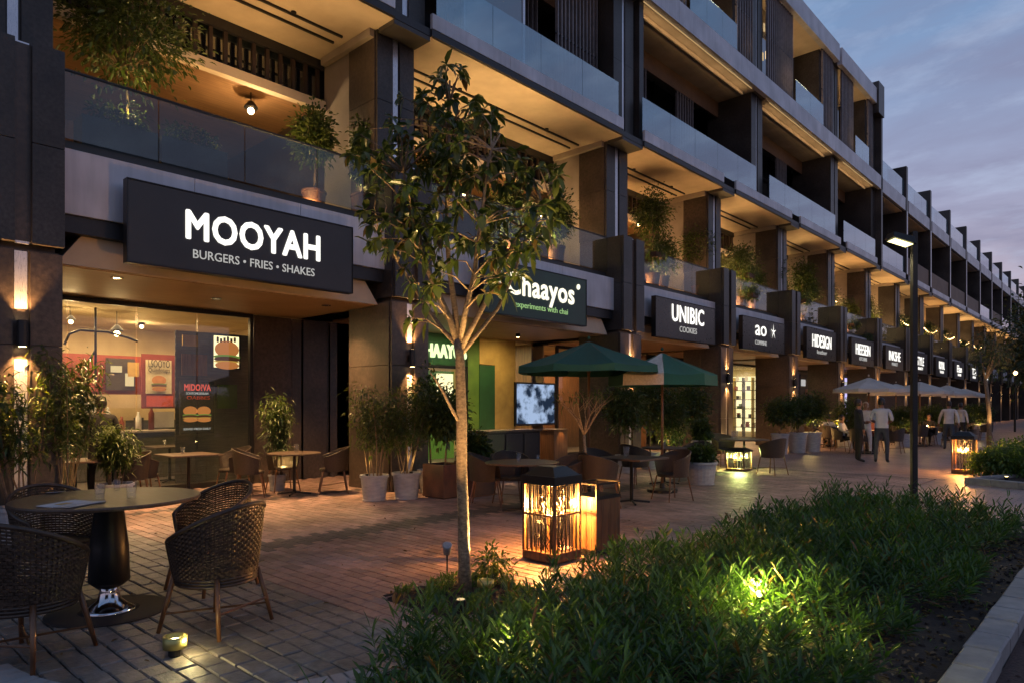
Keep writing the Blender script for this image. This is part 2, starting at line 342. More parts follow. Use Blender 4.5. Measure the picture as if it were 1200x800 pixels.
def leaf_mesh(name, V, m, extra=None):
    n = len(V) // 8
    lt = np.array([3, 3, 4, 4, 3, 3] * n); base = np.repeat(np.arange(n) * 8, 20)
    lv = np.tile([i for f in LF for i in f], n) + base
    me = bpy.data.meshes.new(name); me.vertices.add(len(V)); me.vertices.foreach_set('co', V.astype(np.float32).ravel())
    me.loops.add(len(lv)); me.loops.foreach_set('vertex_index', lv.astype(np.int32))
    me.polygons.add(len(lt)); me.polygons.foreach_set('loop_start', np.concatenate([[0], np.cumsum(lt)[:-1]]).astype(np.int32))
    me.polygons.foreach_set('use_smooth', [True] * len(lt))
    me.materials.append(m); me.update(calc_edges=True); me.validate(); return me
def rdir(rng, n, zmin=-.3):
    d = rng.normal(0, 1, (n, 3)); d[:, 2] = np.abs(d[:, 2]) * .8 + zmin; return d
def crown(rng, n_clump, per, rad, cen, L, W, flat=1., droop=.5, hollow=.35, spread=.16):
    """clumps on an uneven ellipsoid shell; leaves round each clump"""
    d = rng.normal(0, 1, (n_clump, 3)); d /= np.linalg.norm(d, axis=1, keepdims=True)
    r = rng.uniform(hollow, 1, (n_clump, 1)) ** .6 * rng.uniform(.72, 1.12, (n_clump, 1))
    cc = np.array(cen) + d * r * np.array(rad)
    P = np.repeat(cc, per, 0); m = len(P); off = rng.normal(0, spread * min(rad), (m, 3)); P = P + off
    D = off / (spread * min(rad)) + np.repeat(d, per, 0) * .7 + rng.normal(0, .5, (m, 3)); D[:, 2] += .15
    return leaf_arrays(P, D, L * rng.uniform(.65, 1.25, m), W * rng.uniform(.7, 1.2, m), droop * rng.uniform(.3, 1.4, m), rng), cc
NR = lambda s: np.random.default_rng(s)

# ================================================================ GROUND (structure)
g = MB().box(-400, 400, -60, 900, -.30, -.06).build('ground', M['tarmac']); tag(g, kind='structure')
pave = MB().box(-13.4, -3.28, -3, 22, -.055, -.018).build('pavement', M['grout']); tag(pave, kind='structure')
def brickmat(name, bw, bh, c1, c2, mortar):
    m = bpy.data.materials.new(name); m.use_nodes = True; N, LK = nodes_of(m.node_tree)
    o = N('ShaderNodeOutputMaterial'); b = N('ShaderNodeBsdfPrincipled'); b.inputs['Roughness'].default_value = .5
    ge = N('ShaderNodeNewGeometry'); br = N('ShaderNodeTexBrick'); br.inputs['Color1'].default_value = (*c1, 1); br.inputs['Color2'].default_value = (*c2, 1); br.inputs['Mortar'].default_value = (*mortar, 1)
    br.inputs['Scale'].default_value = 1; br.inputs['Brick Width'].default_value = bw; br.inputs['Row Height'].default_value = bh; br.inputs['Mortar Size'].default_value = .006
    LK(ge.outputs['Position'], br.inputs['Vector'])
    n3 = N('ShaderNodeTexNoise'); n3.inputs['Scale'].default_value = .9; n3.inputs['Detail'].default_value = 4; LK(ge.outputs['Position'], n3.inputs['Vector'])
    mr = N('ShaderNodeMapRange'); mr.inputs['From Min'].default_value = .3; mr.inputs['From Max'].default_value = .7; mr.inputs['To Min'].default_value = .75; mr.inputs['To Max'].default_value = 1.25; LK(n3.outputs['Fac'], mr.inputs['Value'])
    h = N('ShaderNodeVectorMath', operation='SCALE'); LK(br.outputs['Color'], h.inputs[0]); LK(mr.outputs[0], h.inputs['Scale']); LK(h.outputs[0], b.inputs['Base Color'])
    bp = N('ShaderNodeBump'); bp.inputs['Strength'].default_value = .6; bp.inputs['Distance'].default_value = .004; bp.invert = True; LK(br.outputs['Fac'], bp.inputs['Height']); LK(bp.outputs[0], b.inputs['Normal'])
    LK(b.outputs[0], o.inputs[0]); return m
far_brick = brickmat('far_clay_paving', .24, .12, (.31, .20, .17), (.21, .145, .125), (.055, .045, .042))
YF = 17.04   # real pavers up to here, printed joints beyond
fp = MB().box(-13.4, 40, YF, 130, -.05, -.001).build('far_pavement', far_brick); tag(fp, kind='structure')
fp2 = MB().box(-3.28, 40, 10.25, YF - .01, -.05, -.001).build('cross_pavement', far_brick); tag(fp2, kind='structure')
mul = MB().box(-.63, 30, -3, 10.24, -.05, -.012).build('mulch_ground', M['mulch']); tag(mul, kind='structure')
sb = MB()
# soil bed, slightly mounded
nx, ny = 10, 36
vs = []; fs = []
for j in range(ny + 1):
    for i in range(nx + 1):
        x = -3.25 + 2.42 * i / nx; y = -1 + 11.1 * j / ny
        vs.append((x, y, .035 + .05 * math.sin(math.pi * i / nx) + rnd.uniform(-.012, .012)))
for j in range(ny):
    for i in range(nx): a0 = j * (nx + 1) + i; fs.append((a0, a0 + 1, a0 + nx + 2, a0 + nx + 1))
soil = sb.add(vs, fs).build('soil_bed', M['soil'], smooth=True); tag(soil, kind='structure')
# pavers -----------------------------------------------------------------
near = []; rest_b = MB(); 
PIT = gp(545, 697)
def in_pit(x, y): return abs(x - PIT.x) < .52 and abs(y - PIT.y) < .50
def brick_field():
    out = []
    # grey cobbles in the seating area, clay bricks elsewhere, a dark course between
    y = -1.2; row = 0
    while y < YF - .13:
        cob = y < 3.05
        h = .142 if cob else .12
        L = .20 if cob else .24
        x = -13.38 + (L / 2 if row % 2 else 0)
        while x < -3.32:
            l = L + (rnd.uniform(-.035, .035) if cob else 0)
            xe = min(x + l, -3.30)
            px, py = proj((x + xe) / 2, y + h / 2, 0) if depth((x + xe) / 2, y) > .6 else (9999, 9999)
            if -260 < px < 1330 and py < 1060 and xe - x > .05 and not in_pit((x + xe) / 2, y + h / 2):
                kind = 'cob' if cob else ('band' if -7.55 < (x + xe) / 2 < -7.12 or -11.2 < x < -10.9 else 'brk')
                out.append((x, xe, y, y + h, kind, depth((x + xe) / 2, y), px, py))
            x += l
        y += h; row += 1
    return out
field = brick_field()
vis = sorted([b for b in field if 0 < b[6] < 1200 and b[7] < 800], key=lambda b: b[5])
near_set = set(id(b) for b in vis[:290])
rng0 = rnd
far_mb = {'cob': MB(), 'brk': MB(), 'band': MB()}
pm = {'cob': M['cobble'], 'brk': M['paver'], 'band': M['band']}
proto_paver = {}
for b in field:
    x0, x1, y0, y1, k, d = b[:6]
    gpx = .0045 if k == 'cob' else .004
    dz = rnd.uniform(-.004, .003) if k == 'cob' else rnd.uniform(-.002, .0015)
    jx, jy = (rnd.uniform(-.004, .004), rnd.uniform(-.004, .004)) if k == 'cob' else (0, 0)
    if id(b) in near_set:
        key = (k, round((x1 - x0) * 50))
        if key not in proto_paver:
            l, h = (key[1] / 50 - gpx * 2) / 2, (y1 - y0 - gpx * 2) / 2
            proto_paver[key] = MB().cbox(-l, l, -h, h, -.035, 0, .008 if k == 'cob' else .006).mesh('paver', pm[k])
        o = link('paver', proto_paver[key], pave, loc=((x0 + x1) / 2 + jx, (y0 + y1) / 2 + jy, dz), rot=(rnd.uniform(-.008, .008), rnd.uniform(-.008, .008), rnd.uniform(-.03, .03) if k == 'cob' else 0))
    elif d < 9 or k == 'cob':
        far_mb[k].cbox(x0 + gpx + jx, x1 - gpx + jx, y0 + gpx + jy, y1 - gpx + jy, -.035, dz, .006 if k == 'cob' else .005)
    else:
        far_mb[k].box(x0 + gpx, x1 - gpx, y0 + gpx, y1 - gpx, -.03, dz)
for k, nm in (('cob', 'cobble_field'), ('brk', 'paver_field'), ('band', 'dark_paver_course')):
    if far_mb[k].v: tag(far_mb[k].build(nm, pm[k], pave), kind='stuff')
# kerb of the flower bed on the right: separate stones
kerb = tag(thing('kerb', 'pale stone kerb along the right edge of the flower bed', 'kerb', (-.73, 0, 0)))
y = -1.0
while y < 10.1:
    L = .38 + rnd.uniform(-.02, .02)
    MB().cbox(-.098, .098, -L / 2 + .004, L / 2 - .004, -.06, .10 + rnd.uniform(-.004, .004), .012).build('kerb_stone', M['kerb'], kerb, loc=(rnd.uniform(-.004, .004), y + L / 2, 0), rot=(0, 0, rnd.uniform(-.012, .012)))
    y += L
kb = tag(thing('kerb', 'thin pale kerb on the promenade side of the flower bed, mostly under the leaves', 'kerb', (-3.27, 0, 0)))
y = 2.2
while y < 10.1:
    MB().cbox(-.05, .04, -.245, .245, -.06, .05, .01).build('kerb_stone', M['kerb'], kb, loc=(0, y + .25, 0)); y += .5
for k in range(5): MB().cbox(-.24, .24, -.05, .05, -.06, .08, .01).build('kerb_stone', M['kerb'], kb, loc=(.3 + k * .5, 10.2, 0))
# curved pale edging at the bottom of the picture
eg = MB(); pts = []
for i in range(25):
    t = i / 24; ang = R(10 + 110 * t)
    pts.append((-3.30 - 1.6 * (1 - math.cos(R(85) * (t))) - .35 * t, 2.35 - 1.55 * math.sin(R(85) * t), 0))
for i in range(24):
    p, q = Vector(pts[i]), Vector(pts[i + 1]); d = (q - p).normalized(); nrm = Vector((-d.y, d.x, 0)) * .17
    if i % 3 == 2: q = q - d * .008
    eg.add([p - nrm, q - nrm, q + nrm, p + nrm, p - nrm + Vector((0, 0, .016)), q - nrm + Vector((0, 0, .016)), q + nrm + Vector((0, 0, .016)), p + nrm + Vector((0, 0, .016))],
           [(3, 2, 1, 0), (4, 5, 6, 7), (0, 1, 5, 4), (1, 2, 6, 5), (2, 3, 7, 6), (3, 0, 4, 7)])
eo = eg.build('pale_edging', M['concrete']); tag(eo, kind='structure')

# ================================================================ BUILDINGS
PY = [(-4.4, .88), (1.62, .88), (7.68, .88), (15.12, 1.02), (20.95, .9), (26.8, .9), (32.6, .9), (38.35, .9)] + [(44.1 + 6.0 * i, .9) for i in range(10)]
NA = 8     # pillars of the tall block
tall = thing('shopping_block', 'tall four-storey block of dark stone pillars and glowing terraces nearest the viewer', 'building', (-10, 0, 0))
low = thing('shopping_block', 'lower stretch of the arcade receding into the distance, with dark fins above its roof line', 'building', (-10, 38.8, 0))
def owner(i): return tall if i < NA else low
def lb(mb, name, m, own, **k):      # world-built part parented to a thing without moving it
    o = mb.build(name, m, own, **k); o.location = (-own.location.x, -own.location.y, 0); return o
def make_pillar(own, y0, w, detail=True):
    core = MB(); g0 = .0
    core.box(-11.45, -10.16, y0 + .03, y0 + w - .03, -.05, 3.52)
    core.box(-10.9, -10.07, y0 + .03, y0 + w - .03, 3.60, 6.02)
    core.box(-11.45, -10.60, y0 + .03, y0 + w - .03, 5.2, 8.66)
    core.box(-11.3, -10.22, y0 + .06, y0 + w - .06, 3.50, 3.62)
    if not detail:
        for a, b in ((0, .4 * w), (.6 * w, w)):
            core.box(-10.17, -10.10, y0 + a, y0 + b, 0, 3.5); core.box(-10.08, -10.0, y0 + a, y0 + b, 3.58, 6.05); core.box(-10.62, -10.54, y0 + a, y0 + b, 6.0, 8.64)
        core.box(-11.46, -10.14, y0, y0 + .04, 0, 3.5); core.box(-10.9, -10.04, y0, y0 + .04, 3.58, 6.05); core.box(-11.46, -10.58, y0, y0 + .04, 6.05, 8.64)
    p = lb(core, 'pillar', M['granite_b'] if detail else M['granite'], own)
    if detail:
        def slab(x0, x1, ya, yb, z0, z1, m): 
            o = MB().box(x0 + .0, x1, ya, yb, z0, z1).build('stone_panel', m, p, bevel=.003)
        G = .004
        def col(x0, x1, ya, yb, z0, z1, n, m):
            for k in range(n):
                slab(x0, x1, ya + G, yb - G, z0 + (z1 - z0) * k / n + G, z0 + (z1 - z0) * (k + 1) / n - G, m)
        for a, b in ((0, .41 * w), (.60 * w, w)):
            col(-10.165, -10.105, y0 + a, y0 + b, .0, 3.5, 3, M['granite_b'])
            col(-10.075, -10.0, y0 + a, y0 + b, 3.57, 6.05, 2, M['granite'])
            col(-10.605, -10.545, y0 + a, y0 + b, 6.05, 8.64, 2, M['granite'])
        # side faces seen from the promenade
        for a, b in ((-11.45, -10.82), (-10.82, -10.17)): col(a, b, y0 - .02, y0 + .03, 0, 3.5, 3, M['granite_b'])
        col(-10.9, -10.08, y0 - .02, y0 + .03, 3.57, 6.05, 2, M['granite'])
        for a, b in ((-11.45, -11.02), (-11.02, -10.61)): col(a, b, y0 - .02, y0 + .03, 6.05, 8.64, 2, M['granite_b'])
    s = MB()
    s.box(-10.12, -10.075, y0 + .425 * w, y0 + .585 * w, 3.57, 6.04)
    s.box(-10.60, -10.575, y0 + .44 * w, y0 + .57 * w, 6.05, 8.60)
    s.box(-10.16, -10.150, y0 + .43 * w, y0 + .58 * w, 2.78, 3.49); s.box(-10.16, -10.150, y0 + .43 * w, y0 + .58 * w, .02, 2.16)
    s.build('metal_strip', M['strip'], p)
    return p
for i, (y0, w) in enumerate(PY): make_pillar(owner(i), y0, w, 1 <= i <= 7)
def bays(i0, i1): return [(i, PY[i][0] + PY[i][1], PY[i + 1][0]) for i in range(i0, i1)]
ALL = bays(0, len(PY) - 1)
Y0, YS, YE = -4.4, 39.25, PY[-1][0] + .9
# floors: slabs running the length of each block
for own, ya, yb in ((tall, Y0, YS - .003), (low, YS, YE)):
    lb(MB().box(-22, -10.57, ya, yb, 4.95, 5.13), 'floor_slab', M['beam'], own)
    lb(MB().box(-12.4, -10.04, ya, yb, 8.655, 8.80), 'floor_slab', M['dark'], own)
    lb(MB().box(-12.36, -10.06, ya, yb, 8.645, 8.654), 'soffit', M['soffit'], own)
    lb(MB().box(-22, -12.4, ya, yb, 8.62, 9.1), 'floor_slab', M['beam'], own)
    lb(MB().box(-22, -10.15, ya, yb, 12.80, 13.42), 'floor_slab', M['beam'], own)
lb(MB().box(-22, -12.36, Y0, YS, 7.74, 7.80), 'terrace_ceiling', M['woodceil'], tall)
lb(MB().box(-22, -12.36, YS, YE, 7.74, 7.80), 'terrace_ceiling', M['woodceil'], low)
for (i, ya, yb) in ALL:
    own = owner(i); nearb = i < 8
    L = yb - ya
    # ground floor: canopy ceiling, beam, white fascia
    lb(MB().box(-13.4, -10.62, ya - (.9 if i == 0 else 0) - .02, yb + .02, 3.45, 3.50), 'ground_soffit', M['reeded'], own)
    if nearb:
        c = MB(); zt = 4.02; e = .42
        # trapezoid box behind the sign
        x0, x1 = -11.1, -10.50
        c.add([(x1, ya + .02, 3.46), (x1, yb - .02, 3.46), (x1, yb - e, zt), (x1, ya + e, zt), (x0, ya + .02, 3.46), (x0, yb - .02, 3.46), (x0, yb - e, zt), (x0, ya + e, zt)],
              [(0, 1, 2, 3), (7, 6, 5, 4), (1, 0, 4, 5), (2, 1, 5, 6), (3, 2, 6, 7), (0, 3, 7, 4)])
        lb(c, 'canopy_box', M['soffit'], own)
    lb(MB().box(-10.75, -10.35, ya, yb, 3.86, 4.085), 'beam', M['dark'], own)
    nf = 3 if nearb else 1
    for k in range(nf):
        lb(MB().box(-10.36, -10.30, ya + L * k / nf + .003, ya + L * (k + 1) / nf - .003, 4.09, 4.94), 'fascia_panel', M['fascia'], own, bevel=.003 if nearb else 0)
    lb(MB().box(-11.4, -10.36, ya, yb, 4.2, 4.94), 'beam', M['beam'], own)
    # first-floor balustrade: glass panes and a thin rail
    ng = 4 if nearb else 2
    for k in range(ng):
        lb(MB().box(-10.51, -10.498, ya + L * k / ng + .008, ya + L * (k + 1) / ng - .008, 5.135, 6.03), 'glass_panel', M['rail_glass'], own)
    lb(MB().box(-10.525, -10.483, ya, yb, 6.03, 6.055), 'handrail', M['black'], own)
    # terrace side walls behind each pillar
    y1, w1 = PY[i + 1]
    lb(MB().box(-12.42, -11.46, y1 + .04, y1 + w1 - .04, 5.14, 8.64), 'return_wall', M['beige'], own)
    lb(MB().box(-17, -12.43, y1 + .06, y1 + w1 - .06, 5.14, 7.73), 'partition_wall', M['granite_b'], own)
    # clerestory: dark frame, slats, lit glass behind
    lb(MB().box(-12.60, -12.55, ya, yb + w1, 7.80, 8.62), 'clerestory_glass', M['win_glass'], own)
    fr = MB().box(-12.44, -12.36, ya, yb, 8.46, 8.64); lb(MB().box(-12.46, -12.30, ya, yb, 7.62, 7.80), 'ceiling_edge', M['soffit'], own)
    lb(fr, 'clerestory_frame', M['dark'], own)
    if 1 <= i <= 4:
        n = int(L / .26)
        sm = None
        for k in range(n):
            if sm is None: sm = MB().box(-.03, .03, -.035, .035, 0, .58).mesh('slat', M['slatdark'])
            link('slat', sm, own, loc=(-12.40 + 10, ya + (k + .5) * L / n - own.location.y, 7.86))
    else:
        s = MB(); n = int(L / .3)
        for k in range(n): yy = ya + (k + .5) * L / n; s.box(-12.43, -12.37, yy - .035, yy + .035, 7.86, 8.44)
        tag(lb(s, 'slat_row', M['slatdark'], own), kind='stuff')
for (i, ya, yb) in ALL[:10]:
    own = owner(i); y1, w1 = PY[i + 1]
    lb(MB().box(-10.52, -10.045, y1 + .01, y1 + w1 - .01, 8.56, 8.644), 'drop_panel', M['beam'], own)
    lb(MB().box(-12.3, -10.62, y1 - .12, y1 + .0, 8.50, 8.644), 'cross_beam', M['beige'], own)
    for a in (11.25, 11.55): lb(MB().box(-a - .02, -a + .02, ya + .3, yb - .3, 8.60, 8.640), 'lighting_track', M['dark'], own)
lb(MB().box(-17.1, -17, Y0, YS, 5.14, 7.73), 'terrace_back_wall', M['wood'], tall)
lb(MB().box(-17.1, -17, YS, YE, 5.14, 7.73), 'terrace_back_wall', M['wood'], low)
# ---- second floor
UP = [(-4.4, .9), (7.68, .95), (15.1, .95), (23.75, .95), (32.2, .95), (38.35, .9)]
def upper_pillar(own, y0, w, z0, z1, fin=True):
    c = MB().box(-12.0, -10.36, y0 + .02, y0 + w - .02, z0, z1)
    p = lb(c, 'upper_pillar', M['granite'], own)
    n = 2
    for a, b in ((0, .42 * w), (.58 * w, w)):
        for k in range(n):
            MB().box(-10.36, -10.30, y0 + a, y0 + b, z0 + (z1 - z0) * k / n + .004, z0 + (z1 - z0) * (k + 1) / n - .004).build('stone_panel', M['granite'], p)
    MB().box(-10.35, -10.33, y0 + .43 * w, y0 + .57 * w, z0, z1).build('metal_strip', M['strip'], p)
    return p
for (y0, w) in UP: upper_pillar(tall, y0, w, 8.81, 12.79)
for (y0, w) in UP[1:]: upper_pillar(tall, y0, w, 13.42, 17.0)
def slat_screen(own, a, ya, yb, z0, z1, m, pitch=.15, sw=.035, sd=.09, joined=False):
    n = max(2, int((yb - ya) / pitch)); fr = MB().box(-a - .02, -a + .02, ya, yb, z0, z0 + .05).box(-a - .02, -a + .02, ya, yb, z1 - .05, z1).box(-a - .015, -a + .015, ya, yb, (z0 + z1) / 2, (z0 + z1) / 2 + .04)
    f = lb(fr, 'screen_frame', M['dark'], own)
    if joined:
        s = MB()
        for k in range(n): y = ya + (k + .5) * (yb - ya) / n; s.box(-a - sd / 2, -a + sd / 2, y - sw / 2, y + sw / 2, z0, z1)
        tag(s.build('slat_row', m, f), kind='stuff')
    else:
        sm = MB().box(-sd / 2, sd / 2, -sw / 2, sw / 2, 0, z1 - z0).mesh('slat', m)
        for k in range(n):
            link('slat', sm, f, loc=(-a, ya + (k + .5) * (yb - ya) / n, z0))
    return f
def glass_rail(own, a, ya, yb, z0, z1, seg=1.6, m=None):
    n = max(1, round((yb - ya) / seg))
    for k in range(n):
        lb(MB().box(-a - .006, -a + .006, ya + (yb - ya) * k / n + .006, ya + (yb - ya) * (k + 1) / n - .006, z0, z1), 'glass_panel', m or M['rail_glass_b'], own)
M['slatgrey'] = mat('grey_metal_slat', (.22, .20, .21), (.15, .14, .15), rough=.45, scale=8, metal=.3)
ub = [(UP[k][0] + UP[k][1], UP[k + 1][0]) for k in range(len(UP) - 1)]
for (ya, yb), (fa, fb) in zip(ub, ((ya, yb) for ya, yb in ub)):
    L = yb - ya
    glass_rail(tall, 10.08, ya + .1, yb - .1, 9.06, 10.02)
    # window wall with mullions
    lb(MB().box(-12.55, -12.5, ya, yb, 9.1, 12.8), 'window_pane', M['win_glass'], tall)
    mu = MB(); n = max(3, int(L / 1.4))
    for k in range(n + 1): y = ya + L * k / n; mu.box(-12.5, -12.42, y - .03, y + .03, 9.1, 12.8)
    mu.box(-12.5, -12.42, ya, yb, 11.6, 11.7)
    lb(mu, 'window_frame', M['black'], tall)
    slat_screen(tall, 11.6, ya + L * .22, ya + L * .36, 9.1, 12.2, M['slatgrey'], pitch=.16)
    slat_screen(tall, 11.6, ya + L * .60, ya + L * .76, 9.1, 12.2, M['slatgrey'], pitch=.16, joined=True)
    lb(MB().box(-11.64, -11.56, ya, yb, 12.2, 12.8), 'bulkhead', M['brownpanel'], tall)
    # floor above: white fascia, plaster ceiling, warm strip along its lip
    lb(MB().box(-12.5, -10.16, ya, yb, 12.765, 12.80), 'soffit', M['beige'], tall)
    lb(MB().box(-10.55, -10.50, ya + .25, yb - .25, 12.66, 12.765), 'soffit_lip', M['soffit'], tall)
slat_screen(tall, 10.75, 13.2, 15.0, 9.1, 12.6, M['slatgrey'], pitch=.14)
lb(MB().box(-11.0, -10.95, 10.3, 12.2, 9.1, 12.7), 'window_pane', M['win_glass'], tall)
lb(MB().box(-11.0, -10.92, 12.2, 12.27, 9.1, 12.7).box(-11.0, -10.92, 10.25, 10.3, 9.1, 12.7), 'window_frame', M['strip'], tall)
for k in range(2, 8):     # white fascia segments of the second floor, a gap at every pillar
    ya, yb = PY[k - 1][0] + PY[k - 1][1], PY[k][0]
    if k == 2: ya = 1.62 + .9
    nseg = 3
    for q in range(nseg):
        lb(MB().box(-10.06, -9.99, ya + (yb - ya) * q / nseg + .003, ya + (yb - ya) * (q + 1) / nseg - .003, 8.80, 9.09), 'fascia_panel', M['fascia'], tall, bevel=.003)
    lb(MB().box(-10.04, -10.0, ya, yb, 8.655, 8.795), 'fascia_lip', M['dark'], tall)
# recess with reflective fins beside the second pillar
for y in (16.05,):
    lb(MB().box(-10.6, -10.2, y + .15, y + .36, 8.81, 12.8), 'narrow_fin', M['granite'], tall)
    lb(MB().box(-10.55, -10.5, y, y + .15, 8.81, 12.8), 'narrow_pane', M['win_glass'], tall)
# ---- third floor and roof of the tall block
ya, yb = Y0, YS
for k in range(9):
    a_, b_ = 1.0 + (39.25 - 1.0) * k / 9, 1.0 + (39.25 - 1.0) * (k + 1) / 9
    lb(MB().box(-10.15, -9.98, a_ + .003, b_ - .003, 12.76, 13.44), 'fascia_panel', M['fascia'], tall, bevel=.003)
lb(MB().box(-22, -10.2, Y0, YS, 17.0, 17.5), 'roof_slab', M['beam'], tall)
for (a_, b_) in ((-4.4, 32.4), (32.75, 38.2)):
    lb(MB().box(-10.2, -9.98, a_, b_, 16.95, 17.72), 'roof_fascia', M['fascia'], tall, bevel=.006)
lb(MB().box(-12.0, -9.9, 38.25, 39.25, 16.5, 18.1), 'roof_end_box', M['granite'], tall)
lb(MB().box(-12.0, -9.98, 39.0, 39.25, 8.81, 16.5), 'end_wall', M['granite'], tall)
for bi, (ya, yb) in enumerate(ub):
    if bi == 0: continue
    L = yb - ya
    lb(MB().box(-12.55, -12.5, ya, yb, 13.42, 17.0), 'window_pane', M['win_glass'], tall)
    s1 = (ya + .1, ya + L * .36)
    if bi < 5:
        sc = slat_screen(tall, 10.2, s1[0], s1[1], 13.45, 16.95, M['slatgrey'], pitch=.19, sw=.045)
        slat_screen(tall, 10.2, ya + L * .80, yb - .1, 13.45, 16.95, M['slatgrey'], pitch=.19, sw=.045, joined=bi == 1)
        lb(MB().box(-10.9, -10.85, s1[0], s1[1], 13.45, 16.95), 'curtain_wall', M['win_glass'], tall)
        for q, (yy, zz) in enumerate(((.3, .62), (.55, .45), (.75, .3), (.4, .15), (.6, .8), (.2, .35))):
            y = s1[0] + (s1[1] - s1[0]) * yy; z = 13.5 + 3.4 * zz
            lb(MB().box(-10.8, -10.77, y - .05, y + .05, z, z + .30), 'lit_slot', M['e_slot'], tall)
        glass_rail(tall, 10.1, s1[1] + .05, ya + L * .79, 13.48, 14.45, seg=1.3)
        lb(MB().box(-12.4, -10.3, ya + L * .80, ya + L * .84, 13.42, 17), 'dividing_wall', M['granite'], tall)
    lb(MB().box(-12.5, -10.2, ya, yb, 16.96, 17.0), 'soffit', M['soffit'], tall)
# ---- low block: second floor, roof rail and fins
for i in range(7, len(PY) - 1):
    ya, yb = PY[i][0] + PY[i][1] * .5, PY[i + 1][0]; L = yb - ya; y1 = PY[i + 1][0]
    lb(MB().box(-10.06, -9.99, ya + .3, yb - .1, 8.80, 9.10), 'fascia_panel', M['fascia'], low)
    lb(MB().box(-10.04, -10.0, ya + .3, yb - .1, 8.655, 8.795), 'fascia_lip', M['dark'], low)
    if i in (7, 12, 14): glass_rail(low, 10.1, ya + .3, yb, 9.1, 10.05)
    else: lb(MB().box(-10.16, -10.08, ya + .3, yb, 9.1, 10.15), 'balcony_panel', M['brownpanel'], low)
    lb(MB().box(-10.15, -10.02, ya + .3, yb, 12.72, 13.44), 'fascia_panel', M['fascia'], low)
    lb(MB().box(-12.3, -12.25, ya, yb, 9.1, 12.7), 'window_pane', M['win_glass'], low)
    lb(MB().box(-12.2, -12.1, ya + L * .5, ya + L * .62, 9.1, 12.7), 'curtain', M['canvas'], low)
    lb(MB().box(-12.2, -12.1, ya + L * .2, ya + L * .24, 9.1, 12.7), 'window_frame', M['black'], low)
    lb(MB().box(-12.3, -10.2, ya + .3, yb, 12.68, 12.72), 'soffit', M['soffit'], low)
    glass_rail(low, 10.12, ya + .3, yb, 13.48, 14.5, seg=1.9)
    lb(MB().box(-10.95, -10.0, y1 + .1, y1 + .45, 9.1, 15.3), 'fin', M['granite'], low, bevel=.01)
    lb(MB().box(-12.4, -10.95, y1 + .1, y1 + .45, 9.1, 12.7), 'dividing_wall', M['granite'], low)
    lb(MB().box(-10.0, -9.985, y1 + .18, y1 + .34, 9.1, 12.7), 'metal_strip', M['strip'], low)
lb(MB().box(-22, -10.2, YS, YE, 13.42, 13.46), 'roof_slab', M['beam'], low)
# back masses so nothing shows through
lb(MB().box(-22.4, -22, Y0, YS, 0, 17), 'rear_wall', M['granite'], tall)
lb(MB().box(-22.4, -22, YS, YE, 0, 13.4), 'rear_wall', M['granite'], low)
lb(MB().box(-22.4, -10.0, Y0 - .3, Y0, 0, 17), 'end_wall', M['granite'], tall)
lb(MB().box(-22, -10.7, YS - .3, YS - .006, 13.42, 16.9), 'end_wall', M['granite'], tall)
lb(MB().box(-22, -10.3, YE, YE + .3, 0, 13.4), 'end_wall', M['granite'], low)

# ---- lights of the facade: every terrace has a floor-level uplight trough, every pillar a lamp
trough_m = MB().box(-.06, .06, -1.0, 1.0, 0, .05).mesh('trough', M['black'])
for (i, ya, yb) in ALL:
    yc = (ya + yb) / 2; L = yb - ya
    if i == 0: continue
    t = thing('terrace_uplight', 'black linear uplight behind the balcony glass after the %s pillar from the left' % ['', 'first', 'second', 'third', 'fourth', 'fifth', 'sixth', 'seventh', 'eighth', 'ninth', 'tenth', 'eleventh', 'twelfth', 'thirteenth', 'fourteenth', 'fifteenth', 'sixteenth', 'seventeenth'][i], 'uplight', (-11.15, yc, 5.135), 0, 'linear uplights on the first-floor terraces')
    link('trough', trough_m, t)
    lamp('trough_light', 'AREA', (0, 0, .07), (1.22, .78, 1.05, .9, 1.15, .7, 1.1)[i % 7] * 250 * L / 5, (1, .53 + .03 * (i % 3), .18 + .02 * (i % 3)), aim=(0, 0, 1), parent=t, sx=L * .62, sy=.08)
    t.children[-1].rotation_euler = (R(180), 0, R(90))

# ================================================================ SHOPS (parts of the blocks) 
def wb(name, m, px0, px1, py0, py1, a, thick=.04, own=None, z0=None, z1=None, **k):
    """upright board parallel to the facade whose outline is given at distance a"""
    p, q = at(px0, py0, a), at(px1, py1, a)
    za = z0 if z0 is not None else min(p.z, q.z); zb = z1 if z1 is not None else max(p.z, q.z)
    return lb(MB().box(-a - thick, -a, p.y, q.y, za, zb), name, m, own or tall, **k)
def area_z(px, py, a): return at(px, py, a).z
FA = 13.4
def shop_shell(i, ya, yb, wall, own, depth_=4.5):
    lb(MB().box(-FA - depth_ - .1, -FA - depth_, ya - .8, yb + .8, 0, 3.45), 'shop_back_wall', wall, own)
    lb(MB().box(-FA - depth_, -FA - .01, ya - .8, yb + .8, 3.40, 3.449), 'shop_ceiling', M['cream'], own)
    lb(MB().box(-FA - depth_, -FA - .01, ya - .8, yb + .8, -.02, .012), 'shop_floor', M['band'], own)
    lb(MB().box(-FA - depth_, -FA + .0, yb + .75, yb + .8, .012, 3.40), 'shop_side_wall', wall, own)
    lb(MB().box(-FA - depth_, -FA + .0, ya - .8, ya - .75, .012, 3.40), 'shop_side_wall', wall, own)
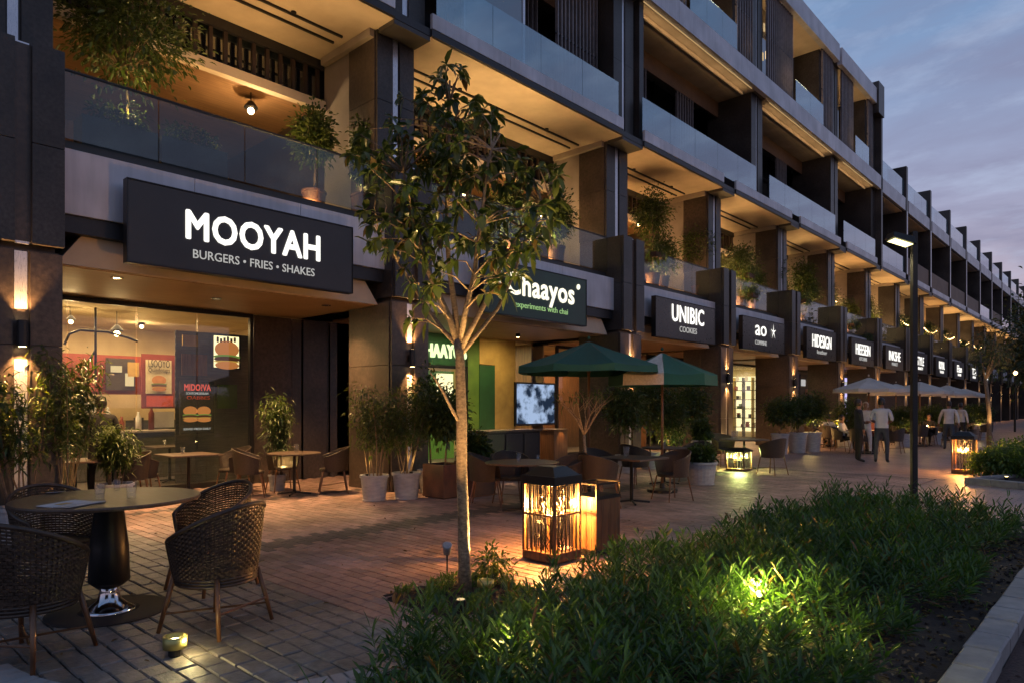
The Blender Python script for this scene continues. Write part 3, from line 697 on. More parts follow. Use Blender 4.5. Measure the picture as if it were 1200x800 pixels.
def glazing(own, ya, yb, n, z1=3.36, a=FA):
    for k in range(n):
        y0, y1 = ya + (yb - ya) * k / n, ya + (yb - ya) * (k + 1) / n
        lb(MB().box(-a - .008, -a + .004, y0 + .012, y1 - .012, .10, z1), 'window_pane', M['shop_glass'], own)
    f = MB().box(-a - .04, -a + .04, ya, yb, z1, z1 + .08).box(-a - .04, -a + .04, ya, yb, .013, .10)
    for y in (ya, yb): f.box(-a - .045, -a + .045, y - .035, y + .035, .013, z1 + .08)
    lb(f, 'window_frame', M['black'], own)
# --- bay 1: burger shop
i, ya, yb = ALL[1]
shop_shell(1, ya, yb, M['cream'], tall)
yg0, yg1 = 2.3, 6.62
glazing(tall, yg0, yg1, 4)
for k in range(3):
    lb(MB().box(-FA - .12, -FA - .0, 6.68 + k * .86 + .004, 6.68 + (k + 1) * .86 - .004, 0, 3.44), 'stone_panel', M['granite_b'], tall, bevel=.004)
# ribbed dark partition standing inside the glass, and the things on the walls
wb('ribbed_partition', M['darkwall'], 206, 292, 380, 560, 14.35, own=tall, z0=.02, z1=3.1)
ribs = MB(); p, q = at(206, 0, 14.3).y, at(292, 0, 14.3).y
for k in range(22): ribs.box(-14.35, -14.335, p, q, .1 + k * .137, .1 + k * .137 + .11)
tag(lb(ribs, 'ribbed_cladding', M['darkwall'], tall), kind='stuff')
wb('lower_wall_panel', M['darkwall'], 60, 206, 470, 560, 17.0, own=tall, z0=.02, z1=1.25)
menu = thing('menu_board', 'wide red-framed menu board with food pictures on the back wall of the burger shop', 'menu board')
wb('frame', M['redwood'], 70, 170, 413, 462, 16.6, own=menu)
for k, (x0, x1, y0, y1, m) in enumerate(((124, 158, 419, 457, 'shelf'), (84, 120, 421, 458, 'redwood'), (130, 143, 428, 436, 'e_window'), (147, 157, 437, 452, 'e_window'))):
    wb('food_picture', M[m], x0, x1, y0, y1, 16.5 - k * .03, .02, own=menu)
def burger(mb_target, y, z, s, x, lit=False):
    """a printed burger: flat discs one in front of the other"""
    for dz, w, h, m in ((.30, .50, .34, 'bun'), (.0, .56, .09, 'lettuce'), (-.10, .54, .12, 'patty'), (-.20, .55, .05, 'cheese'), (-.34, .50, .16, 'bun')):
        n = 16; vs = [(x, y, z + dz * s)]
        pts = [(x, y + math.cos(2 * math.pi * k / n) * w * s, z + dz * s + (math.sin(2 * math.pi * k / n)) * h * s) for k in range(n)]
        x += .003
        b = MB().add(pts, [tuple(range(n))]); b.build('printed_burger', M[m + '_lit' if lit else m], mb_target)
M['bun'] = mat('print_bun', (.55, .24, .08), (.42, .17, .05), rough=.5, scale=10); M['lettuce'] = mat('print_lettuce', (.16, .26, .06), rough=.5)
M['patty'] = mat('print_patty', (.12, .05, .025), rough=.5); M['cheese'] = mat('print_cheese', (.62, .38, .08), rough=.5)
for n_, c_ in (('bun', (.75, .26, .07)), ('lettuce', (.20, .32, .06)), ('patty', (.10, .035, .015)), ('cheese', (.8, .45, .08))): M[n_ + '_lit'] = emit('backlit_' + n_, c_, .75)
M['poster_k'] = mat('print_black', (.015, .012, .012), rough=.4); M['poster_c'] = mat('print_cream', (.70, .60, .42), rough=.5); M['print_red'] = mat('print_red', (.62, .09, .05), rough=.5)
po = thing('poster', 'cream burger poster in a red frame high on the wall inside the burger shop', 'poster')
wb('frame', M['redwood'], 166, 205, 414, 478, 15.9, own=po); wb('sheet', M['poster_c'], 171, 201, 421, 461, 15.84, .02, own=po); wb('red_sheet', M['print_red'], 172, 203, 463, 476, 15.83, .02, own=po)
c_ = at(186, 450, 15.82); burger(po, c_.y, c_.z, .30, -15.80)
def ptext(body, px0, px1, pyc, h, a, m, par, depth_=.004, bold=0):
    p, q = at(px0, pyc, a), at(px1, pyc, a); me = text('lettering', body, 1, m, .01, bold)
    xs = [v.co.x for v in me.vertices]; ys = [v.co.y for v in me.vertices]; w0, h0 = max(xs) - min(xs), max(ys) - min(ys)
    me.transform(Matrix.Translation((-(max(xs) + min(xs)) / 2, -(max(ys) + min(ys)) / 2, 0))); me.transform(Matrix.Diagonal(((q.y - p.y) / w0, h / h0, depth_ / .01, 1)))
    return link('lettering', me, par, loc=(-a, (p.y + q.y) / 2, at((px0 + px1) / 2, pyc, a).z), rot=FACE)
ptext('LSOOYO', 174, 199, 426, .16, 15.80, M['poster_k'], po); ptext('Quiedotaps', 174, 199, 434, .12, 15.80, M['poster_k'], po)
po = thing('poster', 'black poster with red MIDO?VA heading and two burgers on the shop window', 'poster')
wb('sheet', M['poster_k'], 211, 251, 446, 507, 13.52, .02, own=po)
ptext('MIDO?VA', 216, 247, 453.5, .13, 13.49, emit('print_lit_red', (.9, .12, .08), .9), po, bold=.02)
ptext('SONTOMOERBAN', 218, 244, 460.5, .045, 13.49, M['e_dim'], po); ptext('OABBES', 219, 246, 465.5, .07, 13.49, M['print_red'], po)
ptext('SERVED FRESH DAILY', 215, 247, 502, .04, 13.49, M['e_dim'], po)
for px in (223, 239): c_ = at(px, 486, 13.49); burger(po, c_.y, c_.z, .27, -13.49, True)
po = thing('lit_picture', 'bright cream lightbox picture high behind the right window pane of the burger shop', 'lightbox')
wb('box', M['black'], 249, 282, 391, 433, 14.2, .05, own=po); wb('lit_sheet', M['e_shelf'], 251, 280, 393, 431, 14.18, .02, own=po)
c_ = at(266, 418, 14.15); burger(po, c_.y, c_.z, .52, -14.15, True)
for k in range(6): wb('print_mark', M['patty'], 254 + k * 4, 256.5 + k * 4, 394.5 + (k * 5) % 3, 401 - (k * 3) % 3, 14.15, .01, own=po)
wb('ochre_board', M['wood'], 213, 243, 414, 440, 14.25, .02, own=tall)
cnt = tag(thing('shop_counter', 'pale serving counter across the back of the burger shop', 'counter', (-16.2, 4.2, 0)))
MB().box(-.3, .3, -1.6, 1.9, .02, 1.0).build('base', M['darkwall'], cnt, bevel=.01); MB().box(-.36, .36, -1.65, 1.95, 1.0, 1.05).build('counter_top', M['beige'], cnt, bevel=.008)
for k in range(9):
    b = MB().lathe([(.001, 0), (.06, 0), (.06, .16 + .1 * (k % 3)), (.025, .24 + .1 * (k % 3)), (.025, .30 + .1 * (k % 3)), (.001, .30 + .1 * (k % 3))], 10).build('bottle', M['white'] if k % 2 else M['redwood'], None, smooth=True, loc=(-16.2 + .1 * (k % 2), 3.3 + k * .3, 1.05))
    tag(b, 'bottle standing on the counter at the back of the burger shop', 'bottle', 'bottles on the burger shop counter')
for k, (x0, x1, y0, y1, m) in enumerate(((150, 163, 424, 441, 'yellowwall'), (178, 204, 482, 500, 'white'), (92, 116, 470, 492, 'white'), (214, 232, 392, 406, 'yellowwall'), (255, 278, 450, 478, 'greenwall'))):
    wb('wall_picture', M[m], x0, x1, y0, y1, 16.4 if k in (0, 1, 2) else 14.2, .03)
for k in range(8):
    q = at(80 + k * 15, 500 - (k * 7) % 9, 16.0); b = MB().box(-.05, .05, -.09, .09, 0, .22 + .05 * (k % 3)).build('carton', M[['white', 'print_red', 'yellowwall', 'shelf'][k % 4]], None, bevel=.005, loc=(-16.35, 2.9 + .37 * k, 1.052)); tag(b, 'small carton on the burger shop counter', 'carton', 'cartons on the burger shop counter')
# pendant lamps inside and out
pend = thing('pendant_lamp', 'black barn pendant with a bare bulb hanging behind the burger shop window', 'pendant lamp', at(137, 388, 14.6))
MB().tube([(0, 0, .10), (0, 0, .55)], .008).build('cord', M['black'], pend)
MB().lathe([(.03, .12), (.05, .10), (.11, .02), (.115, .0)], 16).build('lamp_shade', M['black'], pend, smooth=True)
MB().sphere((0, 0, -.05), .055).build('bulb', M['e_bulb'], pend, smooth=True)
lamp('bulb_light', 'POINT', (0, 0, -.16), 22, (1, .68, .32), .06, parent=pend)
for (px, py, a, lab) in ((83, 375, 14.6, 'small black pendant lamp at the left edge of the burger shop window'), (166, 381, 16.2, 'small pendant lamp near the back ceiling of the burger shop')):
    q = copy_tree(pend, label=lab, loc=at(px, py, a)); q.scale = (.7, .7, .7)
sc = tag(thing('ceiling_pipe', 'black pipe frame with curved arms under the burger shop ceiling', 'ceiling frame', at(112, 388, 14.3)))
MB().tube([(0, 0, -.9), (0, 0, .55)], .022).build('rod', M['black'], sc)
MB().tube([(0, -.5, -.28), (0, -.42, -.08), (0, -.25, .0), (0, .2, .0), (0, .55, -.08), (0, .72, -.14)], .022).build('curved_arm', M['black'], sc)
MB().tube([(0, 0, -.35), (0, -.22, -.75)], .02).build('brace', M['black'], sc)
lamp_shop = lamp('shop_light', 'AREA', (-15.6, 4.6, 3.36), 250, (1, .66, .30), aim=(0, 0, -1), parent=None, sx=2.6, sy=3.4); lamp_shop.parent = tall; lamp_shop.location = (-5.6, 4.6, 3.36)
# --- bay 2: tea shop
i, ya, yb = ALL[2]
shop_shell(2, ya, yb, M['cream'], tall)
wb('dark_stone', M['granite_b'], 395, 488, 380, 560, FA, .1, z0=.02, z1=3.44)
wb('header_panel', M['dkgreen'], 488, 548, 0, 0, FA, .12, z0=2.62, z1=3.44)
wb('column_panel', M['greenwall'], 546, 562, 0, 0, FA, .14, z0=.02, z1=3.44)
wb('column_panel', M['dkgreen'], 562, 580, 0, 0, FA - .02, .14, z0=.02, z1=2.7)
wb('column_panel', M['yellowwall'], 580, 604, 0, 0, FA, .12, z0=.02, z1=3.44)
wb('head_board', M['yellowwall'], 562, 580, 0, 0, FA - .01, .12, z0=2.72, z1=3.44)
wb('green_screen', emit('lit_green_panel', (.24, .50, .05), .30), 500, 532, 0, 0, 15.2, .05, z0=.02, z1=2.6)
wb('menu_lightbox', M['e_shelf'], 512, 531, 437, 470, 15.1, .03)
st = thing('shop_letters', 'pale green lit lettering over the tea shop door behind the tree', 'sign')
ptext('CHAAYOS', 489, 546, 411, .36, FA - .14, emit('lit_letters_lime', (.75, .9, .45), 1.5), st, .03, .012)
tvv = thing('television', 'bright blue-white television screen in the tea shop window', 'television')
wb('case', M['black'], 604, 652, 447, 497, 13.3, .06, own=tvv)
def screenmat():
    m = bpy.data.materials.new('screen_picture'); m.use_nodes = True; N, LK = nodes_of(m.node_tree)
    o = N('ShaderNodeOutputMaterial'); e = N('ShaderNodeEmission'); tc = N('ShaderNodeTexCoord'); nz = N('ShaderNodeTexNoise'); nz.inputs['Scale'].default_value = 2.6; nz.inputs['Detail'].default_value = 5
    LK(tc.outputs['Object'], nz.inputs['Vector']); rp = N('ShaderNodeValToRGB'); rp.color_ramp.elements[0].position = .42; rp.color_ramp.elements[0].color = (.02, .035, .07, 1); rp.color_ramp.elements[1].position = .58; rp.color_ramp.elements[1].color = (.50, .66, .95, 1)
    LK(nz.outputs['Fac'], rp.inputs[0]); LK(rp.outputs[0], e.inputs[0]); e.inputs[1].default_value = .75; LK(e.outputs[0], o.inputs[0]); return m
wb('screen', screenmat(), 606, 649.5, 449, 495, 13.28, .01, own=tvv)
glazing(tall, at(488, 0, FA).y, at(546, 0, FA).y, 2, z1=2.55)
ww_ = thing('added_wall_washer', 'added ceiling lamp brightening the ochre and green wall of the tea shop', 'ceiling lamp', (-12.0, 13.2, 3.452))  # added lamp, no known fixture here; brightens the otherwise unlit shop wall
MB().lathe([(.04, -.09), (.06, -.08), (.06, 0)], 14).build('body', M['black'], ww_); MB().lathe([(.001, -.092), (.04, -.092)], 12).build('lens', M['e_bulb'], ww_)
lamp('wash', 'SPOT', (0, 0, -.12), 150, (1, .74, .30), .04, aim=(-1, .35, -1.15), cone=110, blend=.8, parent=ww_)
copy_tree(ww_, label='added ceiling lamp brightening the green door columns of the tea shop', loc=(-12.2, 11.3, 3.452))  # second added washer, brightens the door columns
l = lamp('shop_light', 'AREA', (-5.4, 12.3, 3.36), 300, (1, .80, .36), aim=(0, 0, -1), parent=tall, sx=2, sy=3.4)
# --- bay 3 biscuit shop: brown lit wall behind the plants
i, ya, yb = ALL[3]
shop_shell(3, ya, yb, M['wood'], tall, 2.5)
glazing(tall, ya + .4, yb - .2, 3)
rs = thing('round_sign', 'small round white sign behind the plants of the biscuit shop', 'sign', at(790, 470, 13.2))
MB().lathe([(.001, 0), (.24, 0), (.24, .03), (.001, .03)], 20).build('disc', M['white'], rs, rot=(0, R(90), 0)); MB().lathe([(.001, .031), (.12, .031), (.12, .035), (.001, .035)], 16).build('mark', M['redwood'], rs, rot=(0, R(90), 0))
l = lamp('shop_light', 'AREA', (-4.6, 19.0, 3.36), 170, (1, .62, .28), aim=(0, 0, -1), parent=tall, sx=1.4, sy=3)
# --- bay 4: bright display
i, ya, yb = ALL[5]
shop_shell(5, ya, yb, M['cream'], tall, 2.6)
glazing(tall, at(846, 0, FA).y, at(897, 0, FA).y, 3)
sh = thing('display_shelves', 'tall bright display shelves glowing in the shop window under the ao sign', 'shelves')
MB().box(-16.0, -13.5, 32.62, 32.65, .3, 3.0).build('lit_back', M['e_shelf'], sh)
for k in range(6): MB().box(-15.9, -13.5, 32.3, 32.61, .5 + k * .45, .53 + k * .45).build('shelf', M['shelf'], sh)
for k in range(6): MB().box(-15.9 + .47 * k, -15.86 + .47 * k, 32.3, 32.61, .02, 2.95).build('upright', M['shelf'] if k % 2 else M['yellowwall'], sh)
for k in range(34):
    z = .53 + .45 * (k % 5); MB().box(-.07, .07, -.06, .06, 0, rnd.uniform(.12, .32)).build('parcel', M[rnd.choice(['white', 'redwood', 'wood', 'greenwall', 'shelf'])], sh, loc=(rnd.uniform(-15.8, -13.6), 32.45, z))
for k in range(4): MB().lathe([(.001, 0), (.07, .03), (.09, .1), (.06, .2), (.001, .22)], 12).build('jar_lamp', M['e_window'], sh, loc=(-15.3 + .45 * k, 31.6, 2.75), smooth=True)
l = lamp('shop_light', 'AREA', (-4.4, 30.6, 3.36), 190, (1, .83, .45), aim=(0, 0, -1), parent=tall, sx=1.6, sy=3.6)
# --- remaining bays
for (i, ya, yb) in ALL[5:]:
    own = owner(i)
    if i == 5: continue
    lb(MB().box(-16.1, -16, ya - .8, yb + .8, 0, 3.45), 'shop_back_wall', M['granite_b'] if i % 2 else M['cream'], own)
    lb(MB().box(-FA - .02, -FA + .01, ya, ya + 1.6, .1, 3.3), 'window_pane', M['shop_glass'] if i < 9 else M['win_glass'], own)
    lb(MB().box(-FA - .04, -FA + .04, ya + 1.6, ya + 1.7, 0, 3.4).box(-FA - .04, -FA + .04, ya, yb, 3.34, 3.45), 'window_frame', M['black'], own)
    lb(MB().box(-FA - .1, -FA, ya + 3.4, yb + .9, 0, 3.44), 'shop_wall', M['granite_b'], own)
    lb(MB().box(-15.2, -15.15, ya + 1.9, ya + 3.1, .6, 2.6), 'lit_display', M['e_violet'] if i == 6 else M['e_window'], own)
    if i < 10:
        l = lamp('shop_light', 'POINT', (0, 0, 0), 45, (.75, .65, 1) if i == 6 else (1, .68, .34), .2, parent=own); l.location = (-14.6 - own.location.x, (ya + yb) / 2 - own.location.y, 2.9)
ds = thing('display_poster', 'tall violet and blue lit display in a doorway behind the two standing men', 'display')
p, q = at(988, 0, 12.2), at(1000, 0, 12.2)
MB().box(-12.26, -12.2, p.y, q.y, .4, 3.2).build('frame', M['black'], ds); MB().box(-12.2, -12.19, p.y + .1, q.y - .1, .5, 3.1).build('lit_sheet', M['e_violet'], ds)
for k in range(5): MB().box(-12.19, -12.18, p.y + .1, q.y - .3 + .04 * k, .8 + k * .48, .98 + k * .48).build('print_band', M['e_dim'], ds)
ds2 = thing('wall_picture', 'framed picture glowing beside the glass door under the leather shop sign', 'picture')
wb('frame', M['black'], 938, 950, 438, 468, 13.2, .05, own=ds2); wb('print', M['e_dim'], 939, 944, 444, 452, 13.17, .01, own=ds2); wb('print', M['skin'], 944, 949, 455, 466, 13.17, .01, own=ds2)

# ---------------------------------------------------------------- hanging shop signs
def fit(me, w, h):
    xs = [v.co.x for v in me.vertices]; ys = [v.co.y for v in me.vertices]
    me.transform(Matrix.Translation((-(max(xs) + min(xs)) / 2, -(max(ys) + min(ys)) / 2, 0)))
    me.transform(Matrix.Diagonal((w / (max(xs) - min(xs)), h / (max(ys) - min(ys)), 1, 1))); return me
def sign(label, y0, y1, board, big, small, bw, bh, bz, sw, sh_, sz, mb='e_white', ms='e_dim', z0=3.52, z1=4.63, bold=.0, boff=0):
    yc = (y0 + y1) / 2; w = (y1 - y0) / 2
    s = thing('shop_sign', label, 'sign', (-10.0, yc, 4.08))
    MB().box(-.13, 0, -w, w, z0 - 4.08, z1 - 4.08).build('board', board, s, bevel=.008)
    fr = MB()
    for (a, b, c_, d_) in ((-w - .012, w + .012, z1 - 4.08, z1 - 4.065), (-w - .012, w + .012, z0 - 4.095, z0 - 4.08), (-w - .012, -w, z0 - 4.08, z1 - 4.08), (w, w + .012, z0 - 4.08, z1 - 4.08)): fr.box(-.135, .012, a, b, c_, d_)
    fr.build('frame', M['black'], s)
    for y in (-w * .7, w * .7): MB().box(-.33, -.13, y - .02, y + .02, .38, .42).build('bracket', M['black'], s)
    if big: link('letters', fit(text('letters', big, 1, M[mb], .006, bold), bw, bh), s, loc=(.012, boff, bz - 4.08), rot=FACE)
    if small: link('small_letters', fit(text('small_letters', small, 1, M[ms], .004, .0), sw, sh_), s, loc=(.012, boff, sz - 4.08), rot=FACE)
    return s
sign('black sign reading MOOYAH BURGERS FRIES SHAKES over the burger shop', 3.22, 6.76, M['sign'], 'MOOYAH', 'BURGERS • FRIES • SHAKES', 2.16, .43, 4.165, 1.95, .125, 3.76, bold=.030, boff=.06)
s = sign('dark green sign reading Chaayos experiments with chai, partly behind the tree', 9.95, 13.48, M['sign_g'], 'Chaayos', 'experiments with chai', 2.35, .66, 4.15, 1.85, .17, 3.76, 'e_cream', 'e_green', bold=.022, boff=.1)
for dy, dz in ((-1.30, .38), (-1.36, .22), (-1.32, .08), (1.42, .34)):   # little flourishes beside the word
    MB().lathe([(.001, 0), (.045, 0), (.045, .02), (.001, .02)], 10, sx=1.5).build('flourish', M['e_cream'], s, loc=(.02, dy, dz), rot=(R(30), R(90), 0))
sign('charcoal sign reading UNIBIC COOKIES above the green parasols', 16.72, 20.32, M['sign_br'], 'UNIBIC', 'COOKIES', 1.95, .50, 4.26, 1.05, .17, 3.82, bold=.014, boff=.05)
s = sign('bronze sign reading ao with a star', 22.35, 26.05, M['sign_br'], 'ao', 'COMMINE', .95, .36, 4.22, 1.0, .15, 3.80, boff=-.35)
st_ = MB(); n = 5; pts = [(0, math.cos(math.pi * k / n) * (.24 if k % 2 == 0 else .06), 0) for k in range(10)]
pts = [(.0, math.sin(math.pi * k / n) * (.26 if k % 2 == 0 else .05), math.cos(math.pi * k / n) * (.30 if k % 2 == 0 else .05)) for k in range(10)]
st_.add([(0, 0, 0)] + pts, [(0, 1 + k, 1 + (k + 1) % 10) for k in range(10)]).build('star', M['e_white'], s, loc=(.03, .72, .18))
far = [('HIDESIGN', 'leather', 'dark sign reading HIDESIGN above the three potted trees'), ('HIEESEIN', 'KITCHENS', 'dark sign with HIEESEIN in white capitals, next after the HIDESIGN sign'),
       ('INKSHE', 'MARKET', 'dark sign with INKSHE in white capitals, just left of the street lamp post'), ('STYLE', 'BEAUTY', 'dark sign just right of the street lamp post'),
       ('ROYAL', 'THE SPA', 'dark sign with two short lit rows, second one right of the street lamp post'), ('Elan', 'CAFE BAR', 'dark sign with pale script, third one right of the street lamp post'), ('TEA', 'ROASTERS', 'dark sign with short white letters, fourth one right of the street lamp post'),
       ('Nook', 'BAKERY', 'small dark sign near the far end of the arcade')]
for k, (b_, s_, lab) in enumerate(far):
    i = 5 + k; ya, yb = ALL[i][1], ALL[i][2]; yc = (ya + yb) / 2
    sign(lab, yc - 1.8, yc + 1.8, M['sign_br'] if k < 2 else M['sign'], b_, s_, 2.3 if len(b_) > 5 else 1.7, .52, 4.26, 1.2, .17, 3.82, bold=.0, ms='e_white' if k > 2 else 'e_dim', z1=4.75)

# ---------------------------------------------------------------- wall lamps, downlights
wl = thing('wall_lamp', 'cylindrical up-and-down lamp on the leftmost pillar', 'wall lamp', (-10.05, PY[1][0] + .5 * PY[1][1], 2.47), 0, 'up-and-down lamps on the pillars')
MB().lathe([(.052, -.16), (.058, -.155), (.058, .155), (.052, .16)], 16).build('body', M['black'], wl, smooth=False)
MB().box(-.10, -.04, -.03, .03, -.06, .06).build('bracket', M['black'], wl)
for z in (-.161, .161): MB().lathe([(.001, 0), (.042, 0)], 14).build('lens', M['e_bulb'], wl, loc=(0, 0, z))
lamp('up_light', 'SPOT', (0, 0, .17), 230, WARM, .025, aim=(-.14, 0, 1), cone=82, blend=.7, parent=wl); lamp('down_light', 'SPOT', (0, 0, -.17), 300, WARM, .025, aim=(-.14, 0, -1), cone=82, blend=.7, parent=wl)
names = ['', '', 'second', 'third', 'fourth', 'fifth', 'sixth', 'seventh', 'eighth', 'ninth', 'tenth', 'eleventh', 'twelfth', 'thirteenth', 'fourteenth', 'fifteenth', 'sixteenth', 'seventeenth']
where = {2: 'beside the bamboo pots', 3: 'behind the green parasols', 4: 'left of the bright display window', 5: 'above the three potted trees', 6: 'behind the standing men'}
for i in range(2, len(PY)):
    copy_tree(wl, label='cylindrical lamp on the %s pillar from the left %s' % (names[i], where.get(i, 'of the receding arcade')), loc=(-10.05, PY[i][0] + .5 * PY[i][1], 2.47))
dl = thing('downlight', 'round recessed ceiling light over the burger shop front', 'downlight', (-11.9, 5.25, 3.452))
MB().lathe([(.055, -.012), (.085, -.012), (.09, 0), (.055, 0)], 20).build('ring', M['chrome'], dl, smooth=True); MB().lathe([(.001, -.004), (.055, -.004)], 16).build('lens', M['e_bulb'], dl)
lamp('beam', 'SPOT', (0, 0, -.03), 720, (1, .56, .22), .04, aim=(0, 0, -1), cone=110, blend=.8, parent=dl)
copy_tree(dl, label='recessed ceiling light at the left end of the burger shop soffit', loc=(-11.0, 3.4, 3.452)); copy_tree(dl, label='recessed ceiling light by the dark stone wall, right end of the burger shop', loc=(-11.2, 7.0, 3.452))
def nth(k): return ['nearest', 'second', 'third', 'fourth', 'fifth', 'sixth', 'seventh', 'eighth', 'ninth', 'tenth'][k]
for i in range(2, 10):
    ya, yb = ALL[i][1], ALL[i][2]
    copy_tree(dl, label='recessed ceiling light under the arcade behind the %s pillar from the left' % ['', '', 'second', 'third', 'fourth', 'fifth', 'sixth', 'seventh', 'eighth', 'ninth'][i], loc=(-11.9, (ya + yb) / 2, 3.452), group='recessed lights under the arcade')
for i in (1, 2, 3):
    for q in (.28, .74):
        ya, yb = ALL[i][1], ALL[i][2]; o = thing('spotlight', 'small lit spot in the terrace ceiling above the %s sign, %s one' % ({1: 'MOOYAH', 2: 'Chaayos', 3: 'UNIBIC'}[i], 'nearer' if q < .5 else 'farther'), 'spotlight', (-11.2, ya + (yb - ya) * q, 8.642))
        MB().lathe([(.03, -.03), (.05, -.03), (.05, 0), (.03, 0)], 12).build('ring', M['black'], o); MB().lathe([(.001, -.02), (.03, -.02)], 10).build('lens', M['e_bulb'], o)
for k in range(1, 5):
    ya, yb = ub[k]; l = lamp('roof_cove_light', 'AREA', (0, 0, 0), 9 * (yb - ya), (1, .62, .26), parent=tall, sx=.05, sy=(yb - ya) * .8); l.location = (-.75, (ya + yb) / 2, 13.6); l.rotation_euler = (0, R(170), 0)
# pendant over the first terrace
tp = copy_tree(pend, label='caged pendant lamp glowing under the wooden terrace ceiling above the burger sign', loc=at(294, 127, 12.9)); tp.scale = (1.15,) * 3
for c_ in tp.children:
    if c_.type == 'LIGHT': c_.data = c_.data.copy(); c_.data.energy = 60
lipled = MB()
for k in range(1, 5):
    ya, yb = ub[k]; lb(MB().box(-10.165, -10.15, ya + .3, yb - .3, 12.735, 12.757), 'led_strip', M['e_led'], tall)
    l = lamp('led_light', 'AREA', (0, 0, 0), 1.1 * (yb - ya), (1, .62, .26), aim=(-1, 0, .6), parent=tall, sx=.03, sy=(yb - ya) * .9); l.location = (-.32, (ya + yb) / 2, 12.55); l.rotation_euler = (0, R(150), 0)

# ================================================================ STREET LAMP, GROUND LIGHTS, LANTERNS
base = gp(1071, 588); sl = thing('street_lamp', 'slim black street lamp post with a lit square head behind the flower bed', 'street lamp', base, CAM_YAW)
dL = depth(base.x, base.y); ztop = 1.6 + (474 - 272) * dL / 800
MB().box(-.042, .042, -.042, .042, 0, ztop).build('post', M['black'], sl, bevel=.006)
MB().box(-.11, .11, -.11, .11, 0, .03).build('base_plate', M['black'], sl)
MB().box(-.16, -.05, -.03, .03, ztop - .20, ztop - .13).build('arm', M['black'], sl)
hd = MB().add([(-.40, -.13, .02), (-.02, -.13, -.10), (-.02, .15, -.10), (-.40, .15, .02), (-.37, -.10, .11), (-.04, -.10, .03), (-.04, .12, .03), (-.37, .12, .11)], [(4, 5, 6, 7), (0, 1, 5, 4), (1, 2, 6, 5), (2, 3, 7, 6), (3, 0, 4, 7), (3, 2, 1, 0)]).build('head', M['black'], sl, loc=(-.02, -.02, ztop - .13), bevel=.004)
MB().add([(-.36, -.105, .0), (-.06, -.105, -.095), (-.06, .125, -.095), (-.36, .125, .0)], [(3, 2, 1, 0)]).build('lamp_panel', M['e_street'], sl, loc=(-.02, -.02, ztop - .135))
lamp('street_light', 'SPOT', (-.24, 0, ztop - .26), 220, (1, .84, .42), .1, aim=(-.25, 0, -1), cone=140, blend=.8, parent=sl)

def ground_spot(label, p, aim, power, h=.10, ring=True, rz=0, col=(1, .80, .36), cone=70):
    s = thing('ground_spotlight', label, 'spotlight', p, rz)
    MB().lathe([(.035, 0), (.04, .01), (.04, h), (.03, h + .005)], 14).build('body', M['black'], s, smooth=False)
    if ring: MB().lathe([(.055, h * .55), (.072, h * .55), (.072, h + .03), (.055, h + .03), (.055, h * .55)], 18).build('ring', M['ringlit'], s, smooth=True)
    MB().lathe([(.001, h + .007), (.032, h + .007)], 12).build('lens', M['e_spot'], s)
    lamp('spot_light', 'SPOT', (0, 0, h + .05), power, col, .02, aim=aim, cone=cone, blend=.6, parent=s)
    return s
M['ringlit'] = mat('yellow_metal_ring', (.52, .46, .16), rough=.35, metal=.6)
ground_spot('small ground light with a yellow ring shining on the cobbles by the wicker chair legs', gp(205, 768), (.35, -.05, .02), 4, rz=.5, cone=165)
lamp('pool_light', 'POINT', (0, 0, 0), 3.2, (1, .80, .34), .02, parent=C.objects['ground_spotlight']).location = (.10, .02, .11)
ground_spot('ground light glowing in the soil at the foot of the tree', gp(569, 694) + Vector((0, 0, .03)), (gp(545, 697) + Vector((0, 0, 2.6)) - gp(569, 694)), 560, h=.05, col=(1, .66, .26), cone=62)
sp = thing('spike_spotlight', 'spotlight on a thin stake left of the tree trunk', 'spotlight', gp(524, 677))
MB().tube([(0, 0, -.05), (0, 0, .22)], .007).build('stake', M['black'], sp)
MB().lathe([(.022, -.06), (.035, -.05), (.042, .03), (.045, .055), (.036, .055)], 14).build('head', M['pot'], sp, smooth=True, loc=(0, 0, .27), rot=(R(20), R(28), 0))
MB().lathe([(.001, .05), (.034, .05)], 12).build('lens', M['e_warm'], sp, loc=(0, 0, .27), rot=(R(20), R(28), 0))
lamp('spot_light', 'SPOT', (.03, 0, .36), 260, (1, .62, .24), .02, aim=(.55, -.30, 1.4), cone=75, blend=.6, parent=sp)
ground_spot('ground light hidden in the leaves in front of the young tree', Vector((-3.55, 3.30, .10)), gp(545, 697) + Vector((0, 0, 2.2)) - Vector((-3.55, 3.30, .2)), 270, h=.12, ring=False, col=(1, .60, .22), cone=58).children[-2].data.materials[0] = M['e_window']
bp_ = gp(892, 694, .34)
bs = thing('bed_spotlight', 'bright spotlight buried among the leaves of the flower bed', 'spotlight', (bp_.x, bp_.y, 0))
MB().tube([(0, 0, 0), (0, 0, .30)], .008).build('stake', M['black'], bs)
MB().lathe([(.02, -.05), (.032, -.04), (.036, .02)], 12).build('head', M['black'], bs, loc=(0, 0, .33), rot=(R(60), 0, R(0)), smooth=True)
MB().sphere((.0, -.03, .34), .022).build('lens', M['e_spot'], bs, smooth=True)
lamp('spot_light', 'POINT', (.02, -.07, .42), 44, (1, .82, .20), .03, parent=bs)
lamp('spot_light', 'POINT', (-.05, .1, .33), 9, (1, .86, .28), .03, parent=bs)

